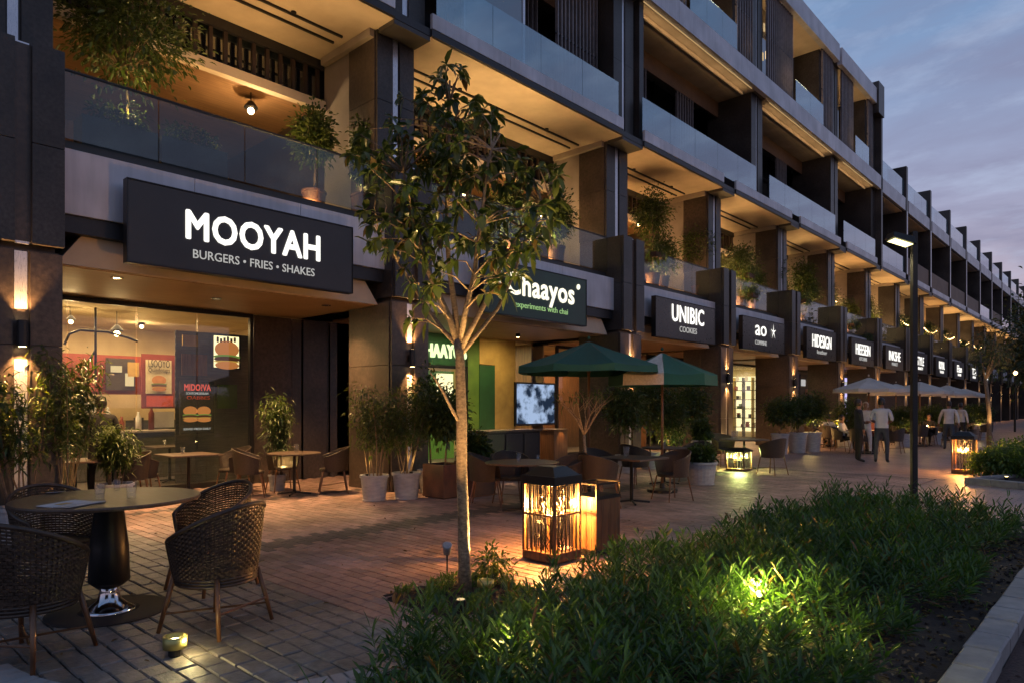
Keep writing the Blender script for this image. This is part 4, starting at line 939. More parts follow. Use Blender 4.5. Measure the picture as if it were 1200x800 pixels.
def lantern(label, p, s, h, rz, power, lat=True, green=False):
    L = thing('lantern', label, 'lantern', p, rz); q = s / 2; zb, zt = .11 * h, .80 * h
    MB().box(-q, q, -q, q, 0.02, zb).build('base', M['wood'], L, bevel=.006)
    for sx in (-1, 1):
        for sy in (-1, 1): MB().box(sx * q - .014 * sx - .014, sx * q - .014 * sx + .014, sy * q - .014 * sy - .014, sy * q - .014 * sy + .014, zb, zt).build('corner_post', M['wood'], L)
    for (dx, dy) in ((1, 0), (-1, 0), (0, 1), (0, -1)):
        m_ = (zb + zt) / 2 + .04
        if dx: MB().box(dx * q - .012, dx * q + .003, -q + .03, q - .03, m_ - .01, m_ + .01).build('cross_bar', M['wood'], L)
        else: MB().box(-q + .03, q - .03, dy * q - .012, dy * q + .003, m_ - .01, m_ + .01).build('cross_bar', M['wood'], L)
        if lat:
            for k in range(6):
                t = -q + s * (k + 1) / 7 + rnd.uniform(-.004, .004)
                c = (dx * (q - .008), t, 0) if dx else (t, dy * (q - .008), 0)
                MB().box(c[0] - .005, c[0] + .005, c[1] - .005, c[1] + .005, zb, zt).build('bar', M['black'], L)
    # twisted wire tree pattern inside
    w = MB()
    for k in range(16):
        a = 2 * math.pi * k / 16; r = s * .26; pts = []
        z = zb
        while z < zt:
            pts.append((r * math.cos(a) + rnd.uniform(-.02, .02), r * math.sin(a) + rnd.uniform(-.02, .02), z)); z += .05
        w.tube(pts, .005, 4, False)
        for pz in pts[2::3]: w.tube([pz, (pz[0] * 1.25 + rnd.uniform(-.03, .03), pz[1] * 1.25 + rnd.uniform(-.03, .03), pz[2] + .05)], .004, 4, False)
    tag(w.build('wire_twigs', M['black'], L), kind='stuff')
    g_ = s * .44; MB().box(-g_, g_, -g_, g_, zb + .01, zt - .01).build('glass_liner', M['lamp_glass'], L)
    MB().box(-q - .012, q + .012, -q - .012, q + .012, zt, zt + .09 * h).build('top_frame', M['black'], L, bevel=.005)
    MB().add([(-q * .96, -q * .96, 0), (q * .96, -q * .96, 0), (q * .96, q * .96, 0), (-q * .96, q * .96, 0), (-q * .5, -q * .5, .09 * h), (q * .5, -q * .5, .09 * h), (q * .5, q * .5, .09 * h), (-q * .5, q * .5, .09 * h)],
             [(3, 2, 1, 0), (4, 5, 6, 7), (0, 1, 5, 4), (1, 2, 6, 5), (2, 3, 7, 6), (3, 0, 4, 7)]).build('roof', M['black'], L, loc=(0, 0, zt + .09 * h))
    bz = zb + (zt - zb) * .55
    for dx_ in (-.035, .035): MB().sphere((dx_, 0, bz), .026).build('bulb', M['e_fire'], L, smooth=True)
    MB().lathe([(.02, 0), (.02, bz - zb - .03)], 8).build('lamp_holder', M['black'], L, loc=(0, 0, zb))
    lamp('lantern_light', 'POINT', (0, 0, bz + .06), power, (.85, .95, .3) if green else (1, .44, .11), .045, parent=L)
    return L
def front_corner(px, py, s): p = gp(px, py); return p + Vector((-s / 2, s / 2, 0))
lc = front_corner(650, 663, .43)
lantern('large wooden lantern glowing beside the timber box in the middle of the promenade', lc, .43, .99, 0, 480)
q_ = gp(866, 551); lantern('small lantern glowing yellow green by the far cafe table', q_, .46, .58, 0, 190, green=True)
q_ = gp(1140, 556); lantern('distant lantern with glowing bars beside the clipped hedge', q_ + Vector((-.2, .2, 0)), .44, 1.0, 0, 300)
# timber planter box next to the large lantern
bp_ = gp(699, 653); bx_ = thing('timber_planter', 'tall timber planter box right of the large lantern with metal rim and top rail', 'planter', bp_ + Vector((-.16, .22, 0)))
for k in range(5):
    MB().box(.146, .160, -.22 + .44 * k / 5 + .002, -.22 + .44 * (k + 1) / 5 - .002, .07, .60).build('plank', M['wood'], bx_)
    MB().box(-.16 + .32 * k / 5 + .002, -.16 + .32 * (k + 1) / 5 - .002, -.22, -.206, .07, .60).build('plank', M['wood'], bx_)
MB().box(-.15, .146, -.206, .22, .05, .60).build('box', M['black'], bx_); MB().box(-.17, .17, -.23, .23, .02, .07).build('plinth', M['black'], bx_)
MB().box(-.165, .165, -.225, .225, .60, .63).build('rim', M['black'], bx_)
for sx in (-.155, .155):
    for sy in (-.215, .215): MB().box(sx - .008, sx + .008, sy - .008, sy + .008, .63, .76).build('rail_post', M['black'], bx_)
for (a, b, c_, d_) in ((-.163, .163, -.223, -.207), (-.163, .163, .207, .223), (-.163, -.147, -.2, .2), (.147, .163, -.2, .2)): MB().box(a, b, c_, d_, .755, .77).build('rail', M['black'], bx_)

# ================================================================ TREES
def at_dv(px, py, d):    # a point seen at px,py at view depth d
    r = d * (px - 600) / 800; return Vector((r * FC - d * FS, r * FS + d * FC, 1.6 + (474 - py) * d / 800))
rng = NR(11)
tree = thing('young_tree', 'young broad-leaved tree with a pale speckled trunk lit from below in a square pit', 'tree', PIT)
D0 = depth(PIT.x, PIT.y)
def tp_(px, py, dd=0): return at_dv(px, py, D0 + dd) - PIT
main = [tp_(545, 697), tp_(544, 650), tp_(543, 600), tp_(541, 550, .01), tp_(541, 500, .01), tp_(540, 460), tp_(539, 420), tp_(536, 398)]
MB().tube(main, [.060, .051, .047, .045, .046, .042, .038, .036], 14).build('trunk', M['bark'], tree, smooth=True)
limbs = [
    ([(536, 402), (528, 375), (514, 345), (499, 312), (487, 270), (476, 225), (470, 180)], -.05, .030),
    ([(537, 400), (533, 360), (527, 318), (523, 270), (524, 215), (527, 150), (527, 95)], .10, .028),
    ([(539, 400), (546, 362), (556, 322), (560, 285), (566, 240), (572, 190), (580, 160)], -.18, .026),
    ([(540, 408), (556, 378), (574, 345), (590, 305), (612, 268), (634, 240), (655, 228)], .05, .026),
    ([(540, 415), (562, 388), (583, 362), (604, 318), (612, 285), (632, 262)], .28, .022),
    ([(536, 404), (520, 388), (500, 360), (478, 325), (455, 290), (434, 262)], .22, .022),
    ([(541, 498), (530, 480), (520, 460), (511, 445), (504, 436)], -.08, .018)]
nodes_ = []
for pts, dd, r0 in limbs:
    P_ = [tp_(x, y, dd * k / (len(pts) - 1) * 2.2) for k, (x, y) in enumerate(pts)]
    MB().tube(P_, [r0 * (1 - .72 * k / (len(P_) - 1)) for k in range(len(P_))], 8).build('limb', M['bark'], tree, smooth=True)
    if pts[0][1] < 450:
        for a, b in zip(P_[1:], P_[2:]):
            for t in (0, .5): nodes_.append(a.lerp(b, t))
ell = [(500, 200, 70, 90, 8), (580, 240, 80, 70, 8), (526, 112, 34, 50, 10), (482, 165, 62, 58, 24), (566, 172, 58, 52, 22), (455, 232, 46, 58, 22), (522, 232, 60, 56, 22), (590, 232, 56, 50, 22), (636, 222, 34, 36, 11), (640, 262, 26, 28, 7), (470, 292, 48, 40, 16), (536, 292, 60, 36, 14), (592, 300, 42, 40, 12), (500, 330, 22, 18, 5), (430, 200, 26, 60, 8), (484, 352, 16, 36, 4), (582, 330, 22, 26, 4), (612, 300, 22, 22, 3)]
tips = []
for (cx, cy, rx, ry, n) in ell:
    for _ in range(n):
        th = rng.uniform(0, 2 * math.pi); rr = math.sqrt(rng.uniform(.02, 1)); tips.append(tp_(cx + rx * rr * math.cos(th), cy + ry * rr * math.sin(th), rng.normal(0, .30)))
tips.append(tp_(525, 78, .1)); tips.append(tp_(512, 92, .0)); tips.append(tp_(541, 88, .1))
br = MB(); P_all, D_all, dr_all = [], [], []
for t in tips:
    nd = min(nodes_, key=lambda n_: (n_ - t).length + (.5 if n_.z > t.z else 0)); mid = nd.lerp(t, .5) + Vector((rng.normal(0, .03), rng.normal(0, .03), .04))
    br.tube([nd, mid, t], [.009, .006, .003], 5, False)
    ax = (t - mid).normalized(); k = int(rng.integers(8, 12))
    for q in range(k):
        f = rng.uniform(.25, 1.0) if q > 5 else 1.0
        base_ = mid.lerp(t, f); a = 2.4 * q + rng.uniform(-.4, .4); o1 = ax.orthogonal().normalized(); o2 = ax.cross(o1)
        d = o1 * math.cos(a) + o2 * math.sin(a) + ax * rng.uniform(.1, .9) + Vector((0, 0, rng.uniform(-.7, .2)))
        P_all.append(base_); D_all.append(d); dr_all.append(rng.uniform(.1, .75))
tag(br.build('twigs', M['bark'], tree, smooth=True), kind='stuff')
P_all = np.array([tuple(p) for p in P_all]); D_all = np.array([tuple(p) for p in D_all]); n = len(P_all)
LL = rng.uniform(.065, .145, n); WW = LL * rng.uniform(.32, .50, n)
# the leaves nearest the viewer one by one, the rest as one part
vd = np.array([depth(p[0] + PIT.x, p[1] + PIT.y) for p in P_all]) - LL * 2.0
order = np.argsort(vd); single = order[:290]; rest = order[290:]
V = leaf_arrays(P_all[rest], D_all[rest], LL[rest], WW[rest], np.array(dr_all)[rest], rng, fold=.18)
tag(link('foliage', leaf_mesh('foliage', V, M['leaf_tree']), tree), kind='stuff')
protos = []
for k in range(5):
    V = leaf_arrays(np.zeros((1, 3)), np.array([[1., 0, 0]]), np.array([1.]), np.array([.44]), np.array([.15 + .12 * k]), NR(40 + k), fold=.18)
    protos.append(leaf_mesh('leaf', V, M['leaf_tree']))
for j, k in enumerate(single):
    d = Vector(D_all[k]).normalized(); o = link('leaf', protos[j % 5], tree, loc=P_all[k]); o.rotation_euler = d.to_track_quat('X', 'Z').to_euler(); o.scale = (LL[k],) * 3
# the pit under the tree
pit = MB(); nx = 12; vs = []; fs = []
for j in range(nx + 1):
    for k in range(nx + 1): vs.append((-.5 + k / nx, -.48 + .96 * j / nx, .0 + .035 * math.sin(math.pi * k / nx) * math.sin(math.pi * j / nx) + rnd.uniform(-.012, .012)))
for j in range(nx):
    for k in range(nx): a0 = j * (nx + 1) + k; fs.append((a0, a0 + 1, a0 + nx + 2, a0 + nx + 1))
po_ = pit.add(vs, fs).build('tree_pit_soil', M['soil'], loc=PIT, smooth=True); tag(po_, kind='structure')
def grass(name, x0, x1, y0, y1, n, L, seed, lab=None, mask=None, z=.02):
    r_ = NR(seed); P = np.stack([r_.uniform(x0, x1, n), r_.uniform(y0, y1, n), np.full(n, z)], 1)
    if mask is not None: P = P[[mask(p) for p in P]]
    n = len(P); D = np.stack([r_.normal(0, .45, n), r_.normal(0, .45, n), np.ones(n)], 1)
    V = leaf_arrays(P, D, L * r_.uniform(.5, 1.3, n), .009 * r_.uniform(.7, 1.5, n), r_.uniform(.05, .5, n), r_)
    o = link(name, leaf_mesh(name, V, M['grass'])); tag(o, lab, None, None, 'stuff'); return o
grass('grass', PIT.x - .48, PIT.x + .46, PIT.y - .42, PIT.y + .46, 2600, .085, 5, mask=lambda p: (p[0] - PIT.x + .9 * (p[1] - PIT.y)) % .46 < .30 and math.hypot(p[0] - PIT.x, p[1] - PIT.y) > .12)
def far_plant_mesh(seed, n_clump, per, rad, cen, L, W, m, droop=.5, hollow=.3, spread=.2):
    V, cc = crown(NR(seed), n_clump, per, rad, cen, L, W, droop=droop, hollow=hollow, spread=spread); return leaf_mesh('foliage', V, m), cc
pp = gp(578, 684)
sm_ = thing('low_shrub', 'small leafy shrub glowing beside the light at the foot of the tree', 'shrub', pp)
link('foliage', far_plant_mesh(9, 40, 9, (.16, .16, .16), (0, 0, .15), .08, .022, M['leaf_hedge'])[0], sm_)

# flower bed: spear-leaved ground cover -------------------------------------------------
def bed_leaves():
    r_ = NR(21); P, D, L, W, dr = [], [], [], [], []
    def edge_x(y):   # promenade-side edge pulls in towards the viewer
        return -3.22 if y > 2.6 else -3.22 + (2.6 - y) * .75
    y = .8
    while y < 10.12:
        x = edge_x(y)
        xr = -1.26 + .12 * math.sin(y * 2.1) + .08 * math.sin(y * 5.3)
        if y > 8.2: xr += (y - 8.2) * .22
        if y > 4.9 and y < 8: xr += .10
        while x < xr:
            sx, sy = x + r_.uniform(-.05, .05), y + r_.uniform(-.05, .05)
            hh = .38 + .10 * math.sin(sx * 5 + 2 * math.sin(sy * 2.3)) + r_.normal(0, .06) + (.14 if r_.random() < .06 else 0)
            if r_.random() < .05: x += .09; continue
            if xr - x < .3: hh *= .70
            if y > 9.0: hh *= 1.12
            lean = Vector((r_.normal(0, .16), r_.normal(0, .16), 1)).normalized()
            if xr - x < .25: lean = Vector((.5, r_.normal(0, .2), 1)).normalized()
            nl = int(r_.integers(14, 24)); ang = r_.uniform(0, 6.3)
            for k in range(nl):
                f = .22 + .78 * k / nl; a = ang + 2.4 * k
                b = Vector((sx, sy, .05)) + lean * hh * f * .82
                tilt = .55 + 1.1 * f ** 2.2
                P.append(tuple(b)); D.append((math.cos(a) + lean.x, math.sin(a) + lean.y, tilt)); L.append(r_.uniform(.07, .16) * (1.3 if k < 5 else 1)); W.append(r_.uniform(.008, .023)); dr.append(r_.uniform(.05, .55) * (1.25 - f))
            x += .096
        y += .096
    return leaf_arrays(np.array(P), np.array(D), np.array(L), np.array(W), np.array(dr), r_, fold=.3)
bedo = link('ground_cover', leaf_mesh('ground_cover', bed_leaves(), M['leaf_bed'])); tag(bedo, 'dense spear-leaved ground cover filling the flower bed', None, None, 'stuff')
grass('weeds', -1.25, -.85, 1.0, 10, 500, .05, 8, mask=lambda p: (p[1] * 1.3 + p[0]) % .9 < .25, z=.05)

# litter: dry leaves on the soil, in the tree pit and a few on the paving
M['dry'] = leafmat('dry_leaf', (.10, .055, .022), (.20, .13, .05), rough=.7, trans=.1)
def litter(n, x0, x1, y0, y1, z, seed, name='fallen_leaves', par=None):
    r_ = NR(seed); P = np.stack([r_.uniform(x0, x1, n), r_.uniform(y0, y1, n), np.full(n, z) + r_.uniform(0, .012, n)], 1); D = np.stack([r_.normal(0, 1, n), r_.normal(0, 1, n), r_.normal(0, .15, n)], 1)
    o = link(name, leaf_mesh(name, leaf_arrays(P, D, r_.uniform(.03, .07, n), r_.uniform(.012, .026, n), r_.uniform(0, .15, n), r_, fold=.35), M['dry'])); tag(o, None, None, None, 'stuff')
litter(900, -1.5, -.86, .8, 10, .062, 3); litter(240, PIT.x - .48, PIT.x + .48, PIT.y - .46, PIT.y + .46, .035, 4); litter(90, -9, -3.4, 1.2, 9, .004, 5); litter(40, -3.3, -2.2, 10.5, 14, .004, 6)
cl_ = MB(); r_ = NR(77)
for k in range(700):
    x, y, q = r_.uniform(-1.5, -.84), r_.uniform(.8, 10), r_.uniform(.006, .022); cl_.lathe([(.001, -q * .5), (q, 0), (q * .6, q * .7), (.001, q * .8)], 5, c=(x, y, .055), sx=r_.uniform(.7, 1.4))
tag(cl_.build('soil_clods', M['soil'], soil, smooth=False), kind='stuff')
mc_ = MB()
for k in range(1500):
    x, y, q = r_.uniform(-.60, 1.2), r_.uniform(2.0, 9), r_.uniform(.008, .022); mc_.lathe([(.001, -q * .3), (q, 0), (.001, q * .5)], 4, c=(x, y, -.008), sx=r_.uniform(.5, 1.6))
tag(mc_.build('bark_chips', M['mulch'], mul), kind='stuff')
bq = thing('bed_spotlight', 'dimmer warm spotlight deep in the leaves near the front of the flower bed', 'spotlight', (-2.55, 2.75, 0)); MB().tube([(0, 0, 0), (0, 0, .24)], .008).build('stake', M['black'], bq); MB().lathe([(.02, 0), (.03, .05), (.03, .06)], 10).build('head', M['black'], bq, loc=(0, 0, .22)); lamp('spot_light', 'POINT', (0, .0, .34), 5, (1, .70, .22), .03, parent=bq)
# clipped hedge island on the right ------------------------------------------------------
hk = tag(thing('kerb', 'low kerb round the clipped hedge on the far right', 'kerb', gp(1130, 566)))
k0 = gp(1130, 566); k1 = gp(1210, 574); dv = (k1 - k0); Lk = dv.length; ang = math.atan2(dv.y, dv.x); hk.rotation_euler = (0, 0, ang)
for k in range(9): MB().cbox(.5 * k + .004, .5 * k + .496, 0, .15, -.02, .13, .012).build('kerb_stone', M['kerb'], hk)
for k in range(12): MB().cbox(0, .15, .154 + .5 * k, .646 + .5 * k, -.02, .13, .012).build('kerb_stone', M['kerb'], hk)
hs = MB().box(.15, 4.4, .15, 6, -.02, .07).build('hedge_soil', M['soil']); hs.location = k0; hs.rotation_euler = (0, 0, ang); tag(hs, kind='structure')
hp = gp(1180, 562); hg = thing('hedge', 'rounded clipped hedge with a light glowing at its foot on the far right', 'hedge', hp)
r_ = NR(31); Vs = []
for (px, py, w_, h_) in ((1158, 560, .42, .60), (1182, 562, .62, .72), (1204, 563, .60, .76), (1228, 564, .7, .8), (1192, 556, .7, .78)):
    c_ = gp(px, py) - hp; V, cc = crown(r_, 130, 16, (w_, w_, h_ * .5), (c_.x, c_.y + .3, h_ * .55), .075, .035, droop=.3, hollow=.5, spread=.15); Vs.append(V)
link('foliage', leaf_mesh('foliage', np.concatenate(Vs), M['leaf_hedge']), hg)
ground_spot('small ground light at the foot of the clipped hedge', gp(1180, 566) + Vector((0, -.05, .08)), (0, .25, 1), 16, h=.06, cone=130, ring=False, col=(1, .8, .3))

# potted plants --------------------------------------------------------------------------
def pot_mesh(r, h): return [(r * .76, 0), (r * .80, .01), (r * .98, h * .90), (r * 1.06, h * .905), (r * 1.06, h), (r * .95, h), (r * .93, h * .90), (.001, h * .90)]
leafp = {}
def potted(label, p, r, h, H, kind, seed, W_=None, potm='pot', pots='round', cat='potted plant', light=0, name='potted_plant'):
    t = thing(name, label, cat, p, (seed * 1.7) % 6.28 if pots == 'round' else 0)
    if pots == 'round':
        MB().lathe(pot_mesh(r, h), 24).build('pot', M[potm], t, smooth=False)
        MB().lathe([(.001, h * .92), (r * .93, h * .90)], 16).build('earth', M['soil'], t)
        MB().lathe([(r * .84, 0), (r * .88, .02), (r * .85, .025)], 20).build('saucer', M[potm], t)
    elif pots == 'box':
        for (a, b, c_, d_) in ((-r, r, -r, -r + .03), (-r, r, r - .03, r), (-r, -r + .03, -r + .03, r - .03), (r - .03, r, -r + .03, r - .03)): MB().box(a, b, c_, d_, .02, h).build('planter_side', M[potm], t)
        MB().box(-r + .03, r - .03, -r + .03, r - .03, 0, h * .93).build('earth', M['soil'], t)
    r_ = NR(seed); W_ = W_ or .3
    if kind == 'bamboo':
        s = MB(); Vs = []; ns = 8
        for k in range(ns):
            a = r_.uniform(0, 6.28); rr = r * r_.uniform(.1, .6); b = Vector((rr * math.cos(a), rr * math.sin(a), h * .85)); top = Vector((b.x + r_.normal(0, W_ * .45), b.y + r_.normal(0, W_ * .45), H * r_.uniform(.78, 1)))
            mid = b.lerp(top, .5) + Vector((r_.normal(0, .02), r_.normal(0, .02), 0)); s.tube([b, mid, top], [.011, .008, .003], 5, False)
            n = 190; f = r_.uniform(.32, 1, n) ** .8; P = np.array([tuple(b.lerp(top, x)) for x in f]) + r_.normal(0, .075, (n, 3))
            D = r_.normal(0, 1, (n, 3)); D[:, 2] = D[:, 2] * .4 - .05
            Vs.append(leaf_arrays(P, D, r_.uniform(.07, .15, n), r_.uniform(.016, .030, n), r_.uniform(.2, .9, n), r_))
        s.build('stems', M['stem'], t, smooth=True)['kind'] = 'stuff'
        link('foliage', leaf_mesh('foliage', np.concatenate(Vs), M['leaf_pot']), t)
    else:
        trunkH = h * .85 + (H - h) * (.42 if kind == 'tree' else .18)
        s = MB(); top = Vector((r_.normal(0, .03), r_.normal(0, .03), trunkH))
        s.tube([(0, 0, h * .8), (top.x * .4, top.y * .4, (h + trunkH) / 2), top], [.022, .018, .015], 7)
        rz_ = (H - trunkH) / 2 * 1.05; V, cc = crown(r_, int(80 + 190 * W_), 16, (W_, W_, rz_), (0, 0, trunkH + rz_ * .9), .10, .042, droop=.28, hollow=.2, spread=.24)
        for c_ in cc[::4]: s.tube([top, tuple(Vector(c_).lerp(top, .5) + Vector((0, 0, .02))), tuple(c_)], [.009, .006, .003], 4, False)
        s.build('trunk', M['stem'], t, smooth=True); link('foliage', leaf_mesh('foliage', V, M['leaf_pot']), t)
    if light:
        sp_ = MB().lathe([(.02, 0), (.03, .06), (.03, .07)], 10).build('plant_spot', M['black'], t, loc=(r * .5, -r * .3, h * .9))
        lamp('plant_light', 'POINT', (r * .5, -r * .45, h + .22), light * .8, (1, .66, .22), .03, parent=t)
    return t
def grow(px, py, toppy): p = gp(px, py); return p, (py - toppy) * depth(p.x, p.y) / 800
p, H = grow(437, 587, 452); potted('tall bamboo in a round grey pot, left one of the pair at the second pillar', p + Vector((-.1, .1, 0)), .23, .43, H, 'bamboo', 3, .42, light=3)
p, H = grow(475, 585, 450); potted('tall bamboo in a round grey pot, right one of the pair at the second pillar', p + Vector((-.1, .1, 0)), .235, .45, H, 'bamboo', 4, .42, light=3)
p, H = grow(325, 574, 455); potted('warm-lit potted plant behind the table beside the burger shop window', p, .16, .3, H, 'bamboo', 5, .30, light=8)
p, H = grow(520, 584, 470); potted('round-headed shrub in a rusty square planter left of the tree trunk', p + Vector((-.2, .2, 0)), .27, .58, H * 1.12, 'tree', 6, .34, 'corten', 'box')
p, H = grow(556, 582, 500); potted('dark rusty square planter directly behind the tree trunk', p + Vector((-.2, .2, 0)), .26, .62, H * .9, 'shrub', 7, .22, 'corten', 'box')
for px, py, top, sd, lab in ((22, 632, 425, 8, 'big leafy plant in front of the leftmost pillar, cut by the picture edge'), (68, 622, 398, 9, 'big leafy plant in front of the leftmost pillar, left of the man'), (88, 612, 410, 10, 'tall leafy plant between the leftmost pillar and the burger shop glass'), (136, 596, 500, 19, 'lower pale-stemmed plant beside the man at the burger shop')):
    p, H = grow(px, py, top); potted(lab, p, .24, .4, H, 'bamboo', sd, .40 if px < 110 else .22, light=6 if px in (68, 128) else 0)
for px, a, zt, W_, sd, k, lab in ((733, 9.0, 2.1, .52, 12, 'tree', 'dense dark shrub under the right edge of the first green parasol'), (762, 9.1, 2.35, .40, 13, 'tree', 'shrub with warm-lit leaves between the two green parasols'), (785, 8.9, 2.1, .45, 14, 'shrub', 'shrub with reddish-lit stems under the second green parasol'), (812, 8.8, 2.2, .42, 15, 'tree', 'shrub at the right end of the row behind the parasols'),
                                  (505, 9.6, 2.15, .34, 17, 'tree', 'round-headed shrub by the tea shop door, left of the tree trunk')):
    t_ = tt(px); p = Vector((-a, a * t_, 0)); potted(lab, p, .24, .42, zt, k, sd, W_, light=7 if sd in (13, 14) else 0)
p = gp(822, 567); potted('large grey pot with low green plant at the end of the cafe tables', p, .30, .46, .74, 'shrub', 18, .26)
p = gp(810, 553) + Vector((0, .5, 0)); potted('tall cream pot standing behind the large grey pot', p, .23, .75, 1.2, 'shrub', 20, .22, potm='canvas_w')
for px, py, top, sd, r, lab in ((914, 532, 468, 22, .27, 'potted tree with pale trunk, left one of the three under the leather shop sign'), (934, 530, 466, 23, .32, 'potted tree, middle one of the three under the leather shop sign'), (952, 529, 462, 24, .29, 'brightly lit potted tree, right one of the three under the leather shop sign')):
    p, H = grow(px, py, top); potted(lab, p, r, .68, H, 'tree', sd, .50, light=(22 if sd == 24 else 0))
p, H = grow(993, 524, 470); potted('potted bush in a wide grey pot behind the two standing men', p, .45, .55, H, 'shrub', 25, .55)
for k, (px, py, top) in enumerate(((1058, 523, 478), (1094, 520, 476), (1122, 517, 478), (1146, 515, 474))):
    p, H = grow(px, py, top); potted('bushy potted plant among the far cafe tables, %s from the left' % ['first', 'second', 'third', 'fourth'][k], p, .3, .5, H, 'tree', 30 + k, .6, light=8)
# slender bare-branched tree lit from below beside the first parasol
p = gp(690, 590); b2 = thing('slender_tree', 'slender bare-branched small tree lit from below beside the first green parasol pole', 'tree', p + Vector((-.15, .1, 0)))
r_ = NR(55); s = MB(); dd = depth(p.x, p.y); zf = 1.6 - (510 - 474) * dd / 800
s.tube([(0, 0, .0), (.02, .01, zf * .5), (-.02, 0, zf)], [.03, .026, .022], 8)
cl = []
for k in range(7):
    a = 6.28 * k / 7 + .3; q1 = Vector((.14 * math.cos(a), .14 * math.sin(a), zf + .25)); q2 = Vector((.34 * math.cos(a + .2), .34 * math.sin(a + .2), zf + .5 + r_.uniform(-.05, .1))); s.tube([(-.02, 0, zf), q1, q2], [.014, .010, .005], 5, False)
    for j in range(4): q3 = q2 + Vector((r_.normal(0, .12), r_.normal(0, .12), r_.uniform(.05, .22))); s.tube([q1.lerp(q2, .4 + .2 * j / 2), q3], [.005, .002], 4, False); cl.append(q3)
s.build('trunk', M['bark'], b2, smooth=True)
P = np.repeat(np.array([tuple(c_) for c_ in cl]), 6, 0) + r_.normal(0, .05, (len(cl) * 6, 3)); n = len(P)
link('foliage', leaf_mesh('foliage', leaf_arrays(P, r_.normal(0, 1, (n, 3)), r_.uniform(.05, .09, n), r_.uniform(.015, .025, n), r_.uniform(.1, .6, n), r_), M['leaf_pot']), b2)
lamp('tree_light', 'SPOT', (.25, -.25, .35), 26, WARM, .03, aim=(-.25, .25, 1.1), cone=60, parent=b2)
# terrace plants
def terr(label, px, a, toppy, kind, seed, W_, light=0, r=.22, h=.45):
    q = at(px, 0, a); zt = at(px, toppy, a).z; return potted(label, Vector((q.x, q.y, 5.135)), r, h, max(.8, zt - 5.135), kind, seed, W_, potm='corten', light=light, name='terrace_plant')
big = terr('big bushy tree in the planter trough on the terrace above the burger sign', 150, 11.35, -22, 'tree', 41, .92, light=42, r=.3, h=.7)
for k, (y0, y1) in enumerate(((2.9, 3.9), (3.95, 4.95))):
    t = thing('planter_trough', ['left dark planter trough behind the glass above the burger sign', 'right dark planter trough behind the glass above the burger sign'][k], 'planter', (-11.0, (y0 + y1) / 2, 5.135)); L = (y1 - y0) / 2
    for (a, b, c_, d_) in ((-.2, .2, -L, -L + .03), (-.2, .2, L - .03, L), (-.2, -.17, -L + .03, L - .03), (.17, .2, -L + .03, L - .03)): MB().box(a, b, c_, d_, 0, .5).build('planter_side', M['dark'], t)
    MB().box(-.17, .17, -L + .03, L - .03, 0, .46).build('earth', M['soil'], t)
    link('foliage', far_plant_mesh(60 + k, 46, 12, (.2, L * .9, .22), (0, 0, .62), .09, .03, M['leaf_pot'])[0], t)
terr('small potted tree near the right end of the terrace above the burger sign', 368, 11.4, 128, 'tree', 42, .36, light=5)
terr('small lime-lit potted bush at the pillar above the burger sign', 425, 10.95, 140, 'shrub', 43, .2, light=8)
terr('bushy plant on the terrace above the tea sign, right of the tree crown', 652, 10.9, 226, 'shrub', 44, .40, light=8)
terr('tall airy tree lit gold on the terrace above the UNIBIC sign', 765, 11.0, 220, 'tree', 45, .50, light=26)
terr('spreading potted tree at the third pillar above the UNIBIC sign', 818, 11.0, 268, 'tree', 46, .46, light=14)
terr('potted tree on the terrace above the ao sign, left one', 868, 11.0, 288, 'tree', 47, .50, light=16)
terr('potted tree on the terrace above the ao sign, right one', 905, 11.0, 300, 'tree', 48, .42, light=12)
terr('potted tree on the terrace above the HIDESIGN sign, left one', 941, 11.0, 305, 'tree', 49, .50, light=14)
terr('potted tree on the terrace above the HIDESIGN sign, right one', 966, 11.0, 325, 'tree', 50, .46, light=12)
terr('potted tree on the terrace two bays left of the lamp post', 1010, 11.0, 345, 'tree', 51, .6, light=14)
for k, (px, py) in enumerate(((1046, 365), (1060, 372), (1083, 378), (1100, 386), (1122, 398), (1140, 405), (1152, 412))):
    terr('potted plant on the receding terrace, %s from the left beyond the sixth pillar' % ['first', 'second', 'third', 'fourth', 'fifth', 'sixth', 'seventh'][k], px, 10.95, py, 'tree', 70 + k, .65, light=14)
for k, (i, f, zt, W_) in enumerate(((2, .15, 7.2, .45), (2, .55, 6.9, .5), (3, .55, 6.8, .5), (4, .15, 7.2, .5), (4, .75, 6.9, .45), (5, .2, 7.0, .5), (5, .7, 7.2, .55), (6, .2, 7.3, .6), (6, .7, 6.9, .5), (7, .4, 7.2, .6))):
    ya, yb = ALL[i][1], ALL[i][2]; potted('leafy terrace pot %s the balcony after the %s pillar' % ('at the near end of' if f < .4 else 'at the far end of' if f > .6 else 'in the middle of', names[i]), Vector((-11.0 - .3 * (k % 2), ya + (yb - ya) * f, 5.135)), .22, .45, zt - 5.135, 'shrub' if k % 3 else 'tree', 120 + k, W_, potm='corten', light=8 if k % 2 else 0, name='terrace_plant')
for k, (px, py) in enumerate(((770, 298), (878, 322), (882, 345), (944, 352), (1000, 380), (1016, 398))):
    c_ = at(px, py, 10.36); t = thing('hanging_shrub', 'leafy shrub spilling over the glass %s' % ['above the UNIBIC sign', 'above the ao sign', 'lower on the glass above the ao sign', 'above the HIDESIGN sign', 'two bays left of the lamp post', 'low down, two bays left of the lamp post'][k], 'shrub', (c_.x + .02, c_.y, c_.z))
    MB().box(-.12, .10, -.25, .25, -.12, .03).build('rail_planter', M['corten'], t)
    link('foliage', far_plant_mesh(80 + k, 34, 12, (.22, .42, .26), (0, 0, .1), .10, .035, M['leaf_pot'], droop=.9)[0], t)

